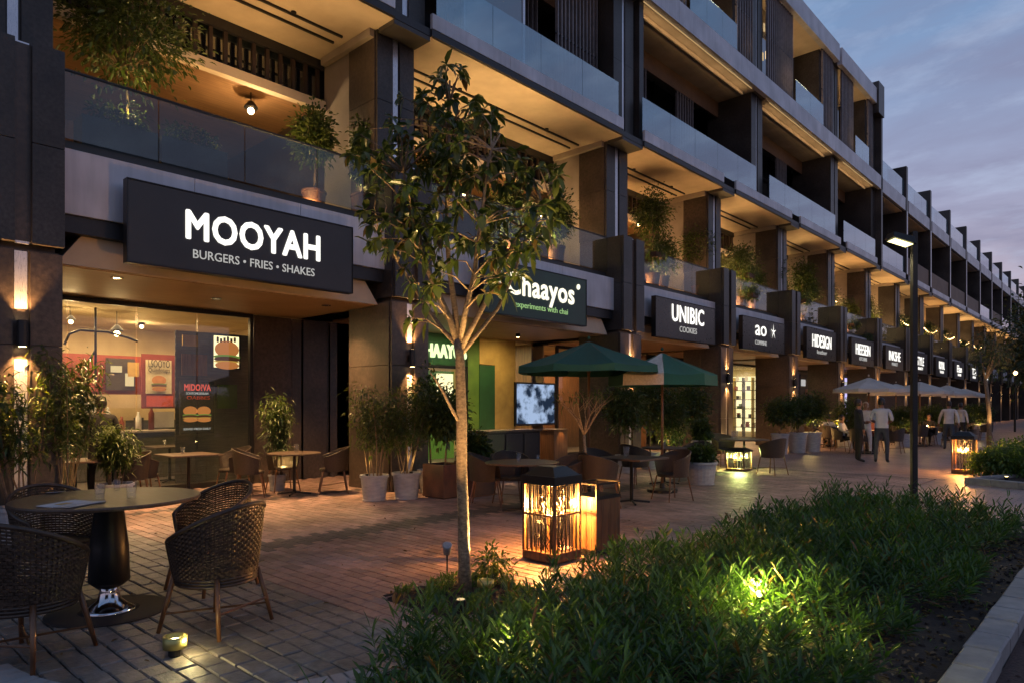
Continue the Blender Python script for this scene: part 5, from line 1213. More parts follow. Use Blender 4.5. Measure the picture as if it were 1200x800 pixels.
# ================================================================ FURNITURE
def woven_shell():
    """tub-chair shell woven from flat strands round upright stakes; the opening faces +x"""
    mb = MB(); A0 = R(128); rows = 25; ns = 96
    def rimz(p): return .63 + .27 * max(0, math.cos(p * .62)) ** 1.6 * (1 if abs(p) < 2 else 1)
    def pos(p, v, off=0.):
        z = .37 + (rimz(p) - .37) * v; e = .255 + .055 * v ** .8 + off
        return (-e * math.cos(p) * 1.02 - .0, -e * math.sin(p) * 1.06, z)
    for r in range(rows):
        v = (r + .5) / rows; vs = []; fs = []
        for k in range(ns + 1):
            p = -A0 + 2 * A0 * k / ns; o = .0045 * (1 if (k // 2 + r) % 2 else -1); hh = .0085 * (.9 + .2 * ((k * 7 + r * 3) % 5) / 5)
            c0 = pos(p, v, o - .0025); c1 = pos(p, v, o + .0025)
            vs += [(c0[0], c0[1], c0[2] - hh), (c1[0], c1[1], c1[2] - hh), (c1[0], c1[1], c1[2] + hh * .85), (c0[0], c0[1], c0[2] + hh * .85)]
        for k in range(ns):
            a = k * 4; fs += [(a + j, a + (j + 1) % 4, a + 4 + (j + 1) % 4, a + 4 + j) for j in range(4)]
        mb.add(vs, fs)
    for k in range(0, ns + 1, 2):
        p = -A0 + 2 * A0 * k / ns
        mb.tube([pos(p, v) for v in (0, .25, .5, .75, 1)], .0035, 4, False)
    rim = MB(); pts = [pos(-A0 + 2 * A0 * k / 40, 1.0) for k in range(41)]
    f0, f1 = pos(-A0, 0), pos(A0, 0)
    rim.tube([(f0[0], f0[1], .36)] + [pos(-A0, v) for v in (.3, .7)] + pts + [pos(A0, v) for v in (.7, .3)] + [(f1[0], f1[1], .36)], .017, 8)
    return mb, rim, pos
def wicker_chair(label, loc, rz):
    t = thing('wicker_chair', label, 'chair', loc, rz, 'wicker chairs round the near table'); mb, rim, pos = woven_shell()
    mb.build('woven_back', M['wicker'], t)['kind'] = 'stuff'; rim.build('rim', M['wicker'], t, smooth=True)
    s = MB().lathe([(.001, .395), (.25, .395), (.275, .41), (.275, .435), (.25, .45), (.001, .452)], 28)
    for k in range(11): s.box(-.24 + .048 * k - .016, -.24 + .048 * k + .016, -.2, .2, .451, .456)
    s.build('seat', M['wicker'], t)
    b = MB()
    for k in range(3): b.lathe([(.268, .335 + .022 * k), (.276, .346 + .022 * k), (.268, .357 + .022 * k)], 30, sy=1.04)
    b.build('seat_band', M['wicker'], t, smooth=True)
    for sx in (-1, 1):
        for sy in (-1, 1): MB().tube([(sx * .19, sy * .2, .40), (sx * .23, sy * .235, .2), (sx * .27, sy * .265, 0)], [.018, .0165, .014], 8).build('leg', M['leg'], t, smooth=True)
    MB().tube([(-.245, -.245, .13), (.245, .245, .13)], .008, 6).build('stretcher', M['leg'], t); MB().tube([(-.245, .245, .14), (.245, -.245, .14)], .008, 6).build('stretcher', M['leg'], t)
    MB().tube([(-.24, -.24, .17), (-.24, .24, .17)], .009, 6).build('stretcher', M['leg'], t)
    return t
TC = gp(128, 715); TH = .885
nc = wicker_chair('wicker tub chair with splayed cane legs, right of the near round table', (-4.93, 2.18, 0), math.atan2(TC.y - 2.18, TC.x + 4.93))
copy_tree(nc, label='wicker tub chair cut by the left picture edge, its woven back to the viewer', loc=(-5.16, 1.08, 0), rz=R(128))
copy_tree(nc, label='wicker tub chair behind the near table, between the table and the right chair', loc=(-6.02, 2.62, 0), rz=R(-78))
copy_tree(nc, label='wicker tub chair mostly hidden behind the left side of the near table', loc=(-6.78, 1.62, 0), rz=R(8))
nt = thing('round_table', 'large round dark table on a black column with a flared steel foot', 'table', TC)
MB().lathe([(.001, TH - .035), (.60, TH - .035), (.645, TH - .028), (.65, TH - .012), (.645, TH), (.001, TH)], 48).build('table_top', M['tabletop'], nt)
MB().lathe([(.10, .20), (.145, .24), (.135, .5), (.10, .80), (.16, .85)], 24).build('column', M['black'], nt, smooth=True)
MB().lathe([(.21, .012), (.15, .03), (.085, .09), (.065, .16), (.07, .21)], 28).build('steel_foot', M['chrome'], nt, smooth=True)
MB().lathe([(.001, 0), (.43, 0), (.43, .008), (.40, .012), (.001, .012)], 40).build('base_plate', M['plate'], nt)
def tumbler(label, p, r=.036, h=.115, fill=True):
    t = thing('glass_tumbler', label, 'glass', p)
    MB().lathe([(r * .72, .0), (r * .78, .004), (r, h), (r * .93, h), (r * .70, .014), (.001, .012)], 20).build('glass', M['tumbler'], t, smooth=True)
    if fill: MB().lathe([(.001, .045), (r * .8, .045)], 14).build('water', M['tumbler'], t)
    return t
def on_table(px, py): q = gp(px, py, TH); return q
tumbler('left glass tumbler on the near round table', on_table(117, 585), .038, .12); tumbler('right glass tumbler on the near round table', on_table(154, 583), .040, .13)
tumbler('small glass at the back of the near round table', on_table(137, 574), .028, .09)
mn = thing('menu_card', 'pale folded menu lying on the left side of the near table', 'menu', on_table(82, 590) + Vector((.05, 0, .0)), R(30))
MB().box(-.14, .0, -.16, .16, .001, .006).build('page', M['whitecloth'], mn, rot=(0, R(2), 0)); MB().box(.003, .14, -.16, .16, .001, .006).build('page', M['pot'], mn, rot=(0, R(-2), 0))
MB().box(-.08, -.02, -.07, .03, .008, .010).build('printed_square', M['yellowwall'], mn)
for (px, py, lab) in ((64, 577, 'dark saucer on the far left of the near table'),):
    t = thing('saucer', lab, 'plate', on_table(px, py)); MB().lathe([(.001, .002), (.05, .002), (.075, .012), (.073, .015), (.05, .006), (.001, .006)], 24).build('dish', M['chrome'], t, smooth=True)

def cafe_chair():
    t = thing('cafe_chair', 'x', 'chair'); A0 = R(125); vs = []; fs = []; n = 22
    def rz_(p): return .64 + .20 * max(0, math.cos(p * .62)) ** 1.5
    for sgn, off in ((0, 0), (1, .014)):
        for r in range(5):
            for k in range(n + 1):
                p = -A0 + 2 * A0 * k / n; v = r / 4; e = .24 + .05 * v + off; vs.append((-e * math.cos(p), -e * math.sin(p) * 1.04, .40 + (rz_(p) - .40) * v))
    o = 5 * (n + 1)
    for r in range(4):
        for k in range(n):
            a = r * (n + 1) + k; fs.append((a, a + 1, a + n + 2, a + n + 1)); fs.append((a + o, a + o + n + 1, a + o + n + 2, a + o + 1))
    MB().add(vs, fs).build('back', M['wickerflat'], t, smooth=True)
    MB().tube([(-(.297) * math.cos(p), -.297 * 1.04 * math.sin(p), rz_(p)) for p in [-A0 + 2 * A0 * k / 24 for k in range(25)]], .013, 6).build('rim', M['wicker'], t, smooth=True)
    MB().lathe([(.001, .40), (.24, .40), (.25, .43), (.24, .45), (.001, .45)], 20).build('seat', M['wickerflat'], t)
    for sx in (-1, 1):
        for sy in (-1, 1): MB().tube([(sx * .18, sy * .18, .41), (sx * .25, sy * .24, 0)], [.014, .011], 6).build('leg', M['leg'], t)
    MB().tube([(-.21, -.21, .16), (.21, .21, .16)], .007, 5).build('stretcher', M['leg'], t)
    return t
M['wickerflat'] = mat('woven_brown_shell', (.050, .030, .020), (.012, .008, .006), rough=.5, scale=90, detail=2, stretch=(1, 1, 1.6), bump=1., bscale=120, pos=0)
cc0 = cafe_chair(); used = [False]
def chair(label, x, y, rz, group='brown cafe chairs', s=1.0):
    if not used[0]: used[0] = True; c = cc0; c.location = (x, y, 0); c.rotation_euler = (0, 0, rz); c['label'] = label; c['group'] = group; return c
    return copy_tree(cc0, label=label, loc=(x, y, 0), rz=rz, group=group, scale=s)
def table(label, x, y, r=.42, h=.75, glassy=True, square=False):
    t = thing('cafe_table', label, 'table', (x, y, 0), 0, 'dark cafe tables')
    if square: MB().box(-r, r, -r, r, h - .03, h).build('table_top', M['tabletop'], t, bevel=.006)
    else: MB().lathe([(.001, h - .03), (r - .01, h - .03), (r, h - .02), (r, h - .004), (r - .01, h), (.001, h)], 32).build('table_top', M['tabletop'], t)
    MB().lathe([(.035, .03), (.028, .1), (.028, h - .05), (.06, h - .03)], 12).build('column', M['black'], t, smooth=True)
    for k in range(4): a = math.pi / 4 + k * math.pi / 2; MB().tube([(0, 0, .05), (.30 * math.cos(a), .30 * math.sin(a), .02)], .016, 6).build('foot', M['black'], t)
    return t
p = gp(345, 579); table('round table with a glass against the dark stone wall, left of the bamboo pots', p.x, p.y, .46)
tumbler('clear glass holder on the table by the dark stone wall', Vector((p.x - .02, p.y + .05, .75)), .045, .15, False)
chair('cafe chair left of the table by the dark stone wall', p.x - .35, p.y - .65, R(60)); chair('cafe chair right of the table by the dark stone wall', p.x + .28, p.y + .62, R(-120)); chair('cafe chair behind the table by the dark stone wall', p.x - .68, p.y + .15, R(-10))
p = gp(612, 599); table('round table with a glass left of the big lantern', p.x, p.y, .56)
tumbler('glass on the table left of the big lantern', Vector((p.x, p.y - .08, .75)), .04, .14); tumbler('low glass on the far side of the table left of the big lantern', Vector((p.x + .05, p.y + .3, .75)), .03, .09)
c_ = gp(583, 592); chair('cafe chair with its back to the tree, left of the table beside the big lantern', c_.x - .15, c_.y - .1, R(40)); chair('cafe chair behind the table beside the big lantern', p.x - .62, p.y + .42, R(-30)); chair('cafe chair right of the table beside the big lantern', p.x + .25, p.y + .8, R(-110))
p = gp(740, 589); table('square table with a glass jar right of the timber planter box', p.x, p.y, .44, square=True)
tumbler('glass jar on the square table right of the timber planter box', Vector((p.x - .1, p.y + .0, .75)), .05, .17)
chair('cafe chair right of the square table, legs lit by the lantern', p.x + .30, p.y + .78, R(-112)); chair('cafe chair left of the square table near the slender tree', p.x - .05, p.y - .85, R(88)); chair('cafe chair behind the square table', p.x - .75, p.y + .2, R(-5))
p = gp(785, 570) + Vector((-.3, .3, 0)); table('dark table between the square table and the large grey pot', p.x, p.y, .45); chair('cafe chair at the table before the large grey pot, left side', p.x - .2, p.y - .75, R(75)); chair('cafe chair at the table before the large grey pot, right side', p.x + .3, p.y + .75, R(-100))
tumbler('tall glass on the table before the large grey pot', Vector((p.x, p.y, .75)), .04, .16)
p = gp(872, 549); table('round table above the small green lantern', p.x, p.y, .6); tumbler('round glass candle on the table above the small green lantern', Vector((p.x - .25, p.y, .75)), .09, .2)
c_ = gp(903, 556); chair('cafe chair at the right of the table above the small green lantern', c_.x, c_.y + .1, R(165)); chair('cafe chair hidden behind the table above the small green lantern', p.x - .8, p.y + .5, R(-30))
p = gp(968, 521); table('far table by the wall under the HIDESIGN sign', p.x, p.y, .62)
ww = M['canvas_w']
for k, dy in enumerate((-.9, .9)):
    t = thing('tea_trolley', ['pale wheeled trolley left of the far table under the HIDESIGN sign', 'pale wheeled trolley right of the far table under the HIDESIGN sign'][k], 'trolley', (p.x + .2, p.y + dy, 0))
    MB().box(-.2, .2, -.28, .28, .25, .62).build('tub', ww, t, bevel=.03)
    for sy in (-.2, .2): MB().lathe([(.001, -.02), (.11, -.02), (.11, .02), (.001, .02)], 14).build('wheel', M['leg'], t, loc=(.22, sy, .11), rot=(0, R(90), 0))
# tables and chairs inside the burger shop, and just outside its glass
for k, (x, y) in enumerate(((-12.1, 3.15), (-12.2, 4.9), (-14.9, 5.6))):
    table(['dark table outside the burger shop glass near the man', 'dark table outside the burger shop glass below the black poster', 'dark table inside the burger shop'][k], x, y, .42, square=True)
    chair(['cafe chair left of the table outside the burger shop near the man', 'cafe chair left of the table under the burger shop poster', 'cafe chair inside the burger shop, left'][k], x, y - .75, R(90)); chair(['cafe chair right of the table outside the burger shop near the man', 'cafe chair right of the table under the burger shop poster', 'cafe chair inside the burger shop, right'][k], x + .1, y + .75, R(-95))
    tumbler(['glass on the table near the man at the burger shop', 'glass on the table under the burger shop poster', 'glass on the table inside the burger shop'][k], Vector((x, y - .1, .75)), .035, .12)
# low service cabinets by the tea shop
p = Vector((-9.8, 10.9, 0))
cb = thing('service_cabinet', 'low black service cabinet in front of the tea shop, behind the tree trunk', 'cabinet', (-10.6, 11.2, 0))
MB().box(-.3, .3, -.9, .9, .05, 1.0).build('body', M['black'], cb, bevel=.01)
for k in range(3): MB().box(.30, .315, -.87 + .6 * k, -.33 + .6 * k, .1, .95).build('door', M['dark'], cb)
MB().box(-.33, .33, -.93, .93, 1.0, 1.04).build('counter_top', M['tabletop'], cb)
cb = thing('pale_pillar_box', 'warm-lit cream box with a small spot beside the tea shop tables', 'cabinet', (-10.3, 12.6, 0)); MB().box(-.22, .22, -.25, .25, 0, 1.0).build('body', M['wood'], cb, bevel=.01); MB().box(-.24, .24, -.27, .27, 1.0, 1.03).build('lid', M['wood'], cb)
lamp('box_light', 'SPOT', (.35, 0, 1.1), 10, WARM, .03, aim=(-.2, 0, -1), cone=70, parent=cb)

# ---------------------------------------------------------------- parasols
def parasol(label, x, y, h, r, drop, canv, n=8, rz=0, odd=None, val=.12):
    t = thing('parasol', label, 'parasol', (x, y, 0), rz)
    MB().tube([(0, 0, .04), (0, 0, h - .05)], .024, 10).build('pole', M['wood'], t, smooth=True)
    MB().lathe([(.001, 0), (.28, 0), (.28, .05), (.05, .07), (.04, .16), (.001, .16)], 20).build('base', M['black'], t)
    ring = lambda rr, z, k, sag=0: (rr * math.cos(2 * math.pi * k / n), rr * math.sin(2 * math.pi * k / n), z)
    for k in range(n):
        vs = []; fs = []; m = 6; w = 4
        for i in range(m + 1):
            f = .04 + .96 * i / m; z = h - .04 - drop * f ** .92
            for j in range(w + 1):
                a, b = Vector(ring(r * f, z, k)), Vector(ring(r * f, z, k + 1)); q = a.lerp(b, j / w); q.z -= .05 * f * math.sin(math.pi * j / w) * .6; vs.append(q)
        for i in range(m):
            for j in range(w): a0 = i * (w + 1) + j; fs.append((a0, a0 + w + 1, a0 + w + 2, a0 + 1))
        for j in range(w + 1): q = Vector(vs[m * (w + 1) + j]); vs.append(q + Vector((q.x * .01, q.y * .01, -val * (1 - .15 * math.sin(math.pi * j / w)))))
        for j in range(w): a0 = m * (w + 1) + j; fs.append((a0, a0 + w + 1, a0 + w + 2, a0 + 1))
        o = MB().add(vs, fs).build('canopy_panel', M['canvas_w'] if odd and k in odd else canv, t, smooth=False)
        e = Vector(ring(r * .99, h - .06 - drop, k)); hub = Vector((0, 0, h - .55)); top_ = Vector((0, 0, h - .06))
        MB().tube([top_, e], [.012, .009], 5).build('rib', M['steelrib'], t); MB().tube([hub, top_.lerp(e, .48)], .008, 5).build('strut', M['steelrib'], t)
    MB().lathe([(.001, .03), (.02, .01), (r * .20, -.05)], n).build('cap', canv, t); MB().lathe([(.014, 0), (.03, .02), (.001, .07)], 10).build('finial', canv, t, loc=(0, 0, h - .01), smooth=True)
    MB().lathe([(.035, -.04), (.035, .04)], 10).build('hub', M['steelrib'], t, loc=(0, 0, h - .55))
    return t
Pm = gp(690, 580); parasol('front green parasol over the cafe tables', Pm.x, Pm.y, 1.6 + (474 - 397) * depth(Pm.x, Pm.y) / 800, 1.27, .45, M['green'], rz=R(10))
q_ = at_dv(776, 474, 12.6); parasol('second green parasol with one white printed panel, behind the front one', q_.x, q_.y, 1.6 + (474 - 410) * 12.6 / 800, .98, .42, M['green'], rz=R(32), odd=(5,), val=.2)
for k, (px, d_, lab) in enumerate(((1018, 22.5, 'cream parasol above the two standing men'), (1078, 26.5, 'cream parasol just right of the lamp post'), (1110, 31, 'cream parasol second right of the lamp post'), (1130, 37, 'cream parasol third right of the lamp post'), (1050, 29, 'cream parasol between the men and the lamp post, farther back'))):
    q_ = at_dv(px, 474, d_); parasol(lab, q_.x, q_.y, 2.55, 1.12, .38, M['canvas'], rz=.2 * k)

# ================================================================ PEOPLE
def person(label, loc, rz, H, pose, shirt, trousers, hairm='hair', name='person', sleeves='long', belly=0.):
    t = thing(name, label, 'person', loc, rz); s = H / 1.75
    # skeleton: x forward, y left, z up; joint -> (position, radius_x, radius_y, class)
    hip = .92; J = {}
    def j(n, x, y, z, r, r2=None): J[n] = (Vector((x, y, z)) * s, r * s, (r2 or r) * s)
    if pose == 'sit':
        dz = -.44; j('pelvis', 0, 0, .92 + dz, .15, .12)
    else: dz = 0; j('pelvis', 0, 0, .92, .155, .115)
    j('waist', .01, 0, 1.06 + dz, .145 + belly, .11 + belly); j('chest', .0, 0, 1.26 + dz, .182, .122); j('neckb', -.005, 0, 1.43 + dz, .085, .07); j('neck', .005, 0, 1.50 + dz, .055); j('head', .015, 0, 1.60 + dz, .082, .092); j('crown', .010, 0, 1.69 + dz, .060, .07)
    for sd, n in ((1, 'l'), (-1, 'r')):
        j('sh' + n, 0, .175 * sd, 1.40 + dz, .062)
        arms = {'stand': ((.03, .245, 1.14), (.06, .26, .90), (.075, .255, .80)), 'pocket': ((-.06, .27, 1.15), (.06, .23, .95), (.10, .17, .92)), 'fold': ((.03, .25, 1.14), (.22, .15, 1.06), (.27, .03, 1.08)), 'walk': ((.10 * sd, .25, 1.15), (.22 * sd + .04, .26, .94), (.27 * sd + .05, .25, .86)), 'sit': ((.10, .24, 1.16), (.28, .18, 1.10), (.36, .12, 1.12))}[pose if (pose != 'mix' ) else ('fold' if sd > 0 else 'stand')]
        (x1, y1, z1), (x2, y2, z2), (x3, y3, z3) = arms
        j('el' + n, x1, y1 * sd, z1 + dz, .047); j('wr' + n, x2, y2 * sd, z2 + dz, .032); j('ha' + n, x3, y3 * sd, z3 + dz, .036, .022)
        if pose == 'sit': legs = ((.42, .11, .50), (.44, .11, .10), (.56, .11, .04))
        elif pose == 'walk': legs = ((.12 * sd + .03, .095, .50), (.22 * sd - .06, .09, .09), (.22 * sd + .08, .095, .04))
        else: legs = ((.02, .11 + .02, .50), (-.02, .13, .09), (.13, .15, .035))
        (x1, y1, z1), (x2, y2, z2), (x3, y3, z3) = legs
        j('hp' + n, 0.02, .085 * sd, .86 + dz, .092); j('kn' + n, x1, y1 * sd, z1, .062); j('an' + n, x2, y2 * sd, z2, .042); j('to' + n, x3, y3 * sd, z3, .036, .045)
    E_ = [('pelvis', 'waist', 0), ('waist', 'chest', 0), ('chest', 'neckb', 0), ('neckb', 'neck', 2), ('neck', 'head', 2), ('head', 'crown', 2)]
    for n in 'lr': E_ += [('chest', 'sh' + n, 0), ('sh' + n, 'el' + n, 0), ('el' + n, 'wr' + n, 0 if sleeves == 'long' else 2), ('wr' + n, 'ha' + n, 2), ('pelvis', 'hp' + n, 1), ('hp' + n, 'kn' + n, 1), ('kn' + n, 'an' + n, 1), ('an' + n, 'to' + n, 3)]
    ks = list(J); me = bpy.data.meshes.new('body'); me.from_pydata([J[k][0] for k in ks], [(ks.index(a), ks.index(b)) for a, b, c in E_], [])
    tmp = bpy.data.objects.new('body', me); C.objects.link(tmp)
    tmp.modifiers.new('skin', 'SKIN'); ss = tmp.modifiers.new('sub', 'SUBSURF'); ss.levels = 2; ss.render_levels = 2
    if not me.skin_vertices:
        bm = bmesh.new(); bm.from_mesh(me); bm.verts.layers.skin.verify(); bm.to_mesh(me); bm.free()
    for k, v in zip(ks, me.skin_vertices[0].data): v.radius = (J[k][1], J[k][2]); v.use_root = (k == 'pelvis')
    bpy.context.view_layer.update()
    me2 = bpy.data.meshes.new_from_object(tmp.evaluated_get(bpy.context.evaluated_depsgraph_get())); bpy.data.objects.remove(tmp)
    me2.name = 'body'; me2.materials.clear()
    zc = .925 * s
    if pose != 'sit':
        bm = bmesh.new(); bm.from_mesh(me2); bmesh.ops.bisect_plane(bm, geom=bm.verts[:] + bm.edges[:] + bm.faces[:], plane_co=(0, 0, zc), plane_no=(0, 0, 1)); bm.to_mesh(me2); bm.free()
    for m in (M[shirt], M[trousers], M['skin'], M['shoe']): me2.materials.append(m)
    segs = [(J[a][0], J[b][0], c) for a, b, c in E_]
    for f in me2.polygons:
        c = f.center; best = 9; ci = 0
        for a, b, k in segs:
            ab = b - a; tt_ = max(0, min(1, (c - a).dot(ab) / ab.length_squared)); d = (a + ab * tt_ - c).length
            if d < best: best = d; ci = k
        if pose != 'sit' and ci in (0, 1) and (abs(c.y) < .20 * s or ci == 1): ci = 0 if c.z > zc else 1
        f.material_index = ci; f.use_smooth = True
    body = link('body', me2, t)
    hc = J['head'][0]; hr = MB()
    prof = [(.001, .132), (.045, .125), (.078, .095), (.094, .045), (.094, .0), (.085, -.045), (.078, -.06)]
    hr.lathe([(r_ * s, z_ * s) for r_, z_ in prof], 16, c=(-.012 * s, 0, hc.z - .01 * s), sx=1.06, sy=.92)
    # keep the face free
    hr.v = [(min(x, .045 * s) if z < hc.z + .055 * s else x, y, z) for x, y, z in hr.v]
    hr.build('hair', M[hairm], t, smooth=True)
    fc = MB().add([(hc.x + .085 * s, 0, hc.z + .02 * s), (hc.x + .118 * s, 0, hc.z - .025 * s), (hc.x + .082 * s, .016 * s, hc.z - .03 * s), (hc.x + .082 * s, -.016 * s, hc.z - .03 * s)], [(0, 2, 1), (0, 1, 3), (1, 2, 3)])
    for sy in (-1, 1): fc.lathe([(.001, -.02 * s), (.012 * s, 0), (.001, .025 * s)], 6, c=(hc.x, sy * .083 * s, hc.z - .01 * s))
    fc.build('face_features', M['skin'], t)
    for n, sd in (('l', 1), ('r', -1)):
        w, h_ = J['wr' + n][0], J['ha' + n][0]; d = (h_ - w).normalized(); side = Vector((0, 0, 1)).cross(d); side = side.normalized() if side.length > .1 else Vector((1, 0, 0))
        fg = MB()
        for k in range(4):
            b = h_ + side * (k - 1.5) * .017 * s; L = (.062, .074, .070, .055)[k] * s; fg.tube([b, b + d * L * .55 + Vector((.006, 0, 0)), b + d * L + Vector((.016, 0, -.004))], [.008 * s, .0075 * s, .006 * s], 5)
        fg.tube([w.lerp(h_, .5) + side * .028 * s, h_ + side * .045 * s + d * .01, h_ + side * .048 * s + d * .035], [.009 * s, .008 * s, .006 * s], 5); fg.build('fingers', M['skin'], t, smooth=True)
    return t
def face(px): return 0
g1 = gp(1006, 541); person('man in dark navy clothes standing left of the man in pale blue', g1, R(30), 1.80, 'mix', 'navy', 'blackcloth')
g1 = gp(1030, 542); person('man in a pale blue shirt and dark jeans seen from behind', g1 + Vector((.05, .05, 0)), R(100), 1.83, 'fold', 'lightblue', 'jeans', sleeves='short', belly=.02)
g1 = gp(1017, 533); person('older man in white with grey hair facing the two men', g1 + Vector((-.2, .5, 0)), R(-80), 1.74, 'fold', 'whitecloth', 'whitecloth', 'hair_w')
g1 = gp(1112, 527); person('waiter in a white shirt walking away among the far tables', g1, R(110), 1.78, 'walk', 'whitecloth', 'jeans')
g1 = gp(1126, 520); person('person in pale clothes standing behind the waiter', g1, R(60), 1.72, 'stand', 'whitecloth', 'blackcloth')
g1 = Vector((-12.35, 3.72, 0)); g1 = gp(118, 574) if False else at(118, 0, 12.2); g1.z = 0; person('man in black seen from behind, looking into the burger shop', g1, R(172), 1.78, 'fold', 'blackcloth', 'blackcloth')
# far seated guests, tables and chairs under the cream parasols
k = 0; seat_desc = ['dark shirt', 'red shirt', 'white shirt', 'pale blue shirt', 'navy shirt']
for (x, y) in ((-6.9, 25.2), (-8.6, 27.4), (-6.3, 30.6), (-8.4, 33), (-6.0, 36.6), (-7.6, 40.5)):
    od = ['nearest', 'second', 'third', 'fourth', 'fifth', 'farthest'][k]
    table('%s table under the cream parasols' % od, x, y, .5, square=True)
    for q, (dx, dy, rz) in enumerate(((0, -.85, 90), (0, .85, -90), (-.85, 0, 0), (.85, 0, 180))):
        chair('%s chair of the %s table under the cream parasols' % (['near', 'far', 'wall-side', 'promenade-side'][q], od), x + dx, y + dy, R(rz), group='chairs under the cream parasols')
    who = (0, 2) if k % 2 else (1, 2)
    for q in who:
        dx, dy, rz = ((0, -.80, 90), (0, .80, -90), (-.80, 0, 0), (.80, 0, 180))[q]; sh = ['blackcloth', 'redcloth', 'whitecloth', 'lightblue', 'navy'][(k * 2 + q) % 5]
        person('guest in %s seated at the %s cream-parasol table, %s side' % ({'blackcloth': 'black', 'redcloth': 'dull red', 'whitecloth': 'white', 'lightblue': 'pale blue', 'navy': 'navy'}[sh], od, ['near', 'far', 'wall', 'promenade'][q]), (x + dx, y + dy, 0), R(rz), 1.72, 'sit', sh, 'blackcloth')
    cd = thing('table_candle', 'small candle glowing on the %s table under the cream parasols' % od, 'candle', (x + .1, y, .75)); MB().lathe([(.03, 0), (.035, .08), (.03, .08)], 10).build('glass', M['tumbler'], cd); MB().sphere((0, 0, .04), .02).build('flame', M['e_bulb'], cd)
    lamp('candle_light', 'POINT', (0, 0, .20), 30, WARM, .03, parent=cd)
    k += 1
# added bollards, put in to throw warm pools on the far paving
for k, (x, y) in enumerate(((-9.5, 25.6), (-8.9, 29.5), (-8.9, 35.4), (-8.9, 41.5))):
    t = thing('added_bollard', 'added low bollard light warming the paving by the %s far pillar' % ['first', 'second', 'third', 'fourth'][k], 'bollard light', (x, y, 0)); MB().lathe([(.05, 0), (.05, .40)], 12).build('post', M['black'], t); MB().lathe([(.045, .40), (.045, .46)], 12).build('lens', M['e_warm'], t); MB().lathe([(.055, .46), (.055, .49), (.001, .49)], 12).build('cap', M['black'], t)
    lamp('added_bollard_lamp', 'POINT', (.12, 0, .43), 70, WARM, .04, parent=t)

base_p = copy_tree(pend, label='small warm pendant bulb deep inside the terrace above the tea sign, first', loc=(-13.0, 10.2, 7.1), group='small pendant bulbs inside the terraces'); base_p.scale = (.8, .8, .8)
for c_ in list(base_p.children):
    if c_.type == 'LIGHT': bpy.data.objects.remove(c_)
ordn = ['nearest', 'middle', 'farthest']
for i in range(2, 12):
    ya, yb = ALL[i][1], ALL[i][2]
    for q in range(3):
        if i == 2 and q == 0: continue
        copy_tree(base_p, label='small warm bulb inside the terrace behind the %s pillar, %s one' % (names[i] if i > 1 else 'first', ordn[q]), loc=(-11.7 - .9 * ((q + i) % 2), ya + (yb - ya) * (.2 + .3 * q), 6.6 + .35 * ((q * 2 + i) % 3)))
# ---------------------------------------------------------------- festoon lights on the far terraces
for k, (y0, y1) in enumerate(((45.2, 50), (51.2, 56), (57.2, 62), (63.2, 68), (69.2, 74))):
    t = thing('string_lights', 'string of warm bulbs on the receding terrace, %s stretch' % ['nearest', 'second', 'third', 'fourth', 'farthest'][k], 'string lights', (-10.7, (y0 + y1) / 2, 6.9)); L = (y1 - y0) / 2
    pts = [(0, -L + 2 * L * q / 12, -.35 * math.sin(math.pi * q / 12)) for q in range(13)]
    MB().tube(pts, .012, 4).build('cable', M['black'], t)
    for q in pts[1:-1]: MB().sphere((q[0], q[1], q[2] - .05), .032, 8, 5).build('bulb', M['e_warm'], t, smooth=True)

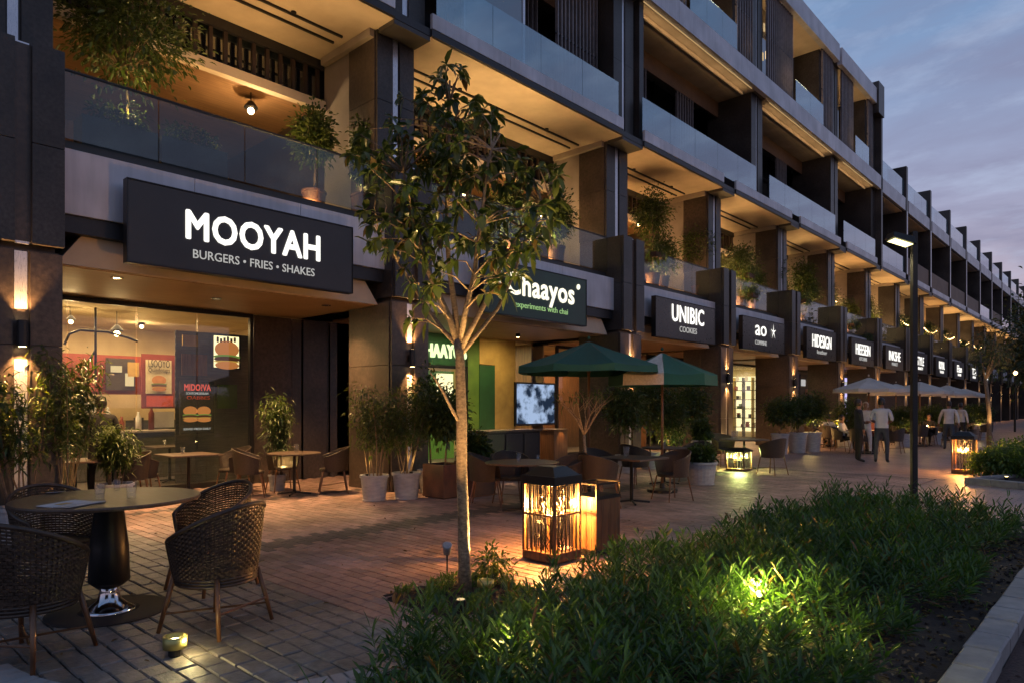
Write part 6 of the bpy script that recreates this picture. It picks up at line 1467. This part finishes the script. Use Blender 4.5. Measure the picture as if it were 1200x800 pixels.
# ---------------------------------------------------------------- trees closing the promenade on the right
def far_tree(label, x, y, H, W_, seed, th=.35, light=0, leafm='leaf_dark', L=.28, per=14, clumps=260, tr=.14):
    t = thing('street_tree', label, 'tree', (x, y, 0)); r_ = NR(seed); zt = H * th; s = MB()
    top = Vector((r_.normal(0, .15), r_.normal(0, .15), zt)); s.tube([(0, 0, -.02), (top.x * .3 + .04, top.y * .5, zt * .5), top], [tr, tr * .8, tr * .7], 9)
    V, cc = crown(r_, clumps, per, (W_, W_, (H - zt) / 2), (0, 0, (H + zt) / 2), L, L * .42, droop=.5, hollow=.25, spread=.17)
    for c_ in cc[::6]: s.tube([top, tuple(Vector(c_).lerp(top, .5)), tuple(c_)], [tr * .4, tr * .22, tr * .08], 5, False)
    s.build('trunk', M['bark'], t, smooth=True); link('crown', leaf_mesh('crown', V, M[leafm]), t)
    if light: lamp('tree_light', 'SPOT', (.5, -.6, .2), light, (1, .62, .24), .04, aim=(-.5, .6, 2.2), cone=50, parent=t)
    return t
q_ = gp(1159, 524); far_tree('slim tree with a brightly lit trunk beyond the clipped hedge', q_.x, q_.y, 4.6, .75, 61, .55, light=260, L=.13, clumps=60, tr=.09)
for k, (x, y, H, W_, lab) in enumerate(((-3.2, 47, 8.0, 2.8, 'dark leafy tree at the right picture edge, nearest of the far row'), (-4.6, 62, 9.5, 3.2, 'dark tree behind the nearest one at the right edge'), (-1.0, 40, 7, 2.6, 'dark tree cut by the right picture edge'), (-6.0, 82, 10, 3.2, 'small far dark tree where the arcade ends'), (-4.5, 100, 12, 4.5, 'farthest dark tree at the end of the promenade'))):
    far_tree(lab, x, y, H, W_, 90 + k, .26, L=.34)
for k, (x, y) in enumerate(((-5.6, 50), (-4.2, 55))):
    t = thing('lamp_post', ['slim dark post with a small lit globe near the far trees', 'second slim dark post with a small lit globe farther off'][k], 'street lamp', (x, y, 0)); MB().tube([(0, 0, 0), (0, 0, 3.4)], [.06, .05], 8).build('post', M['black'], t); MB().sphere((0, 0, 3.5), .13).build('globe', M['e_warm'], t, smooth=True)
    lamp('globe_light', 'POINT', (0, 0, 3.2), 90, WARM, .1, parent=t)
q_ = (-16, 112)
fb = thing('far_building', 'dim grey building closing the view beyond the end of the arcade', 'building', (0, 118, 0)); MB().box(-34, 12, 0, 10, 0, 9).build('wall', M['granite'], fb)
for k in range(14): MB().box(-30 + k * 3, -28.6 + k * 3, -.05, 0.0, 1 + 3.2 * (k % 2), 2.8 + 3.2 * (k % 2)).build('window', M['e_window'] if k % 3 == 0 else M['win_glass'], fb)
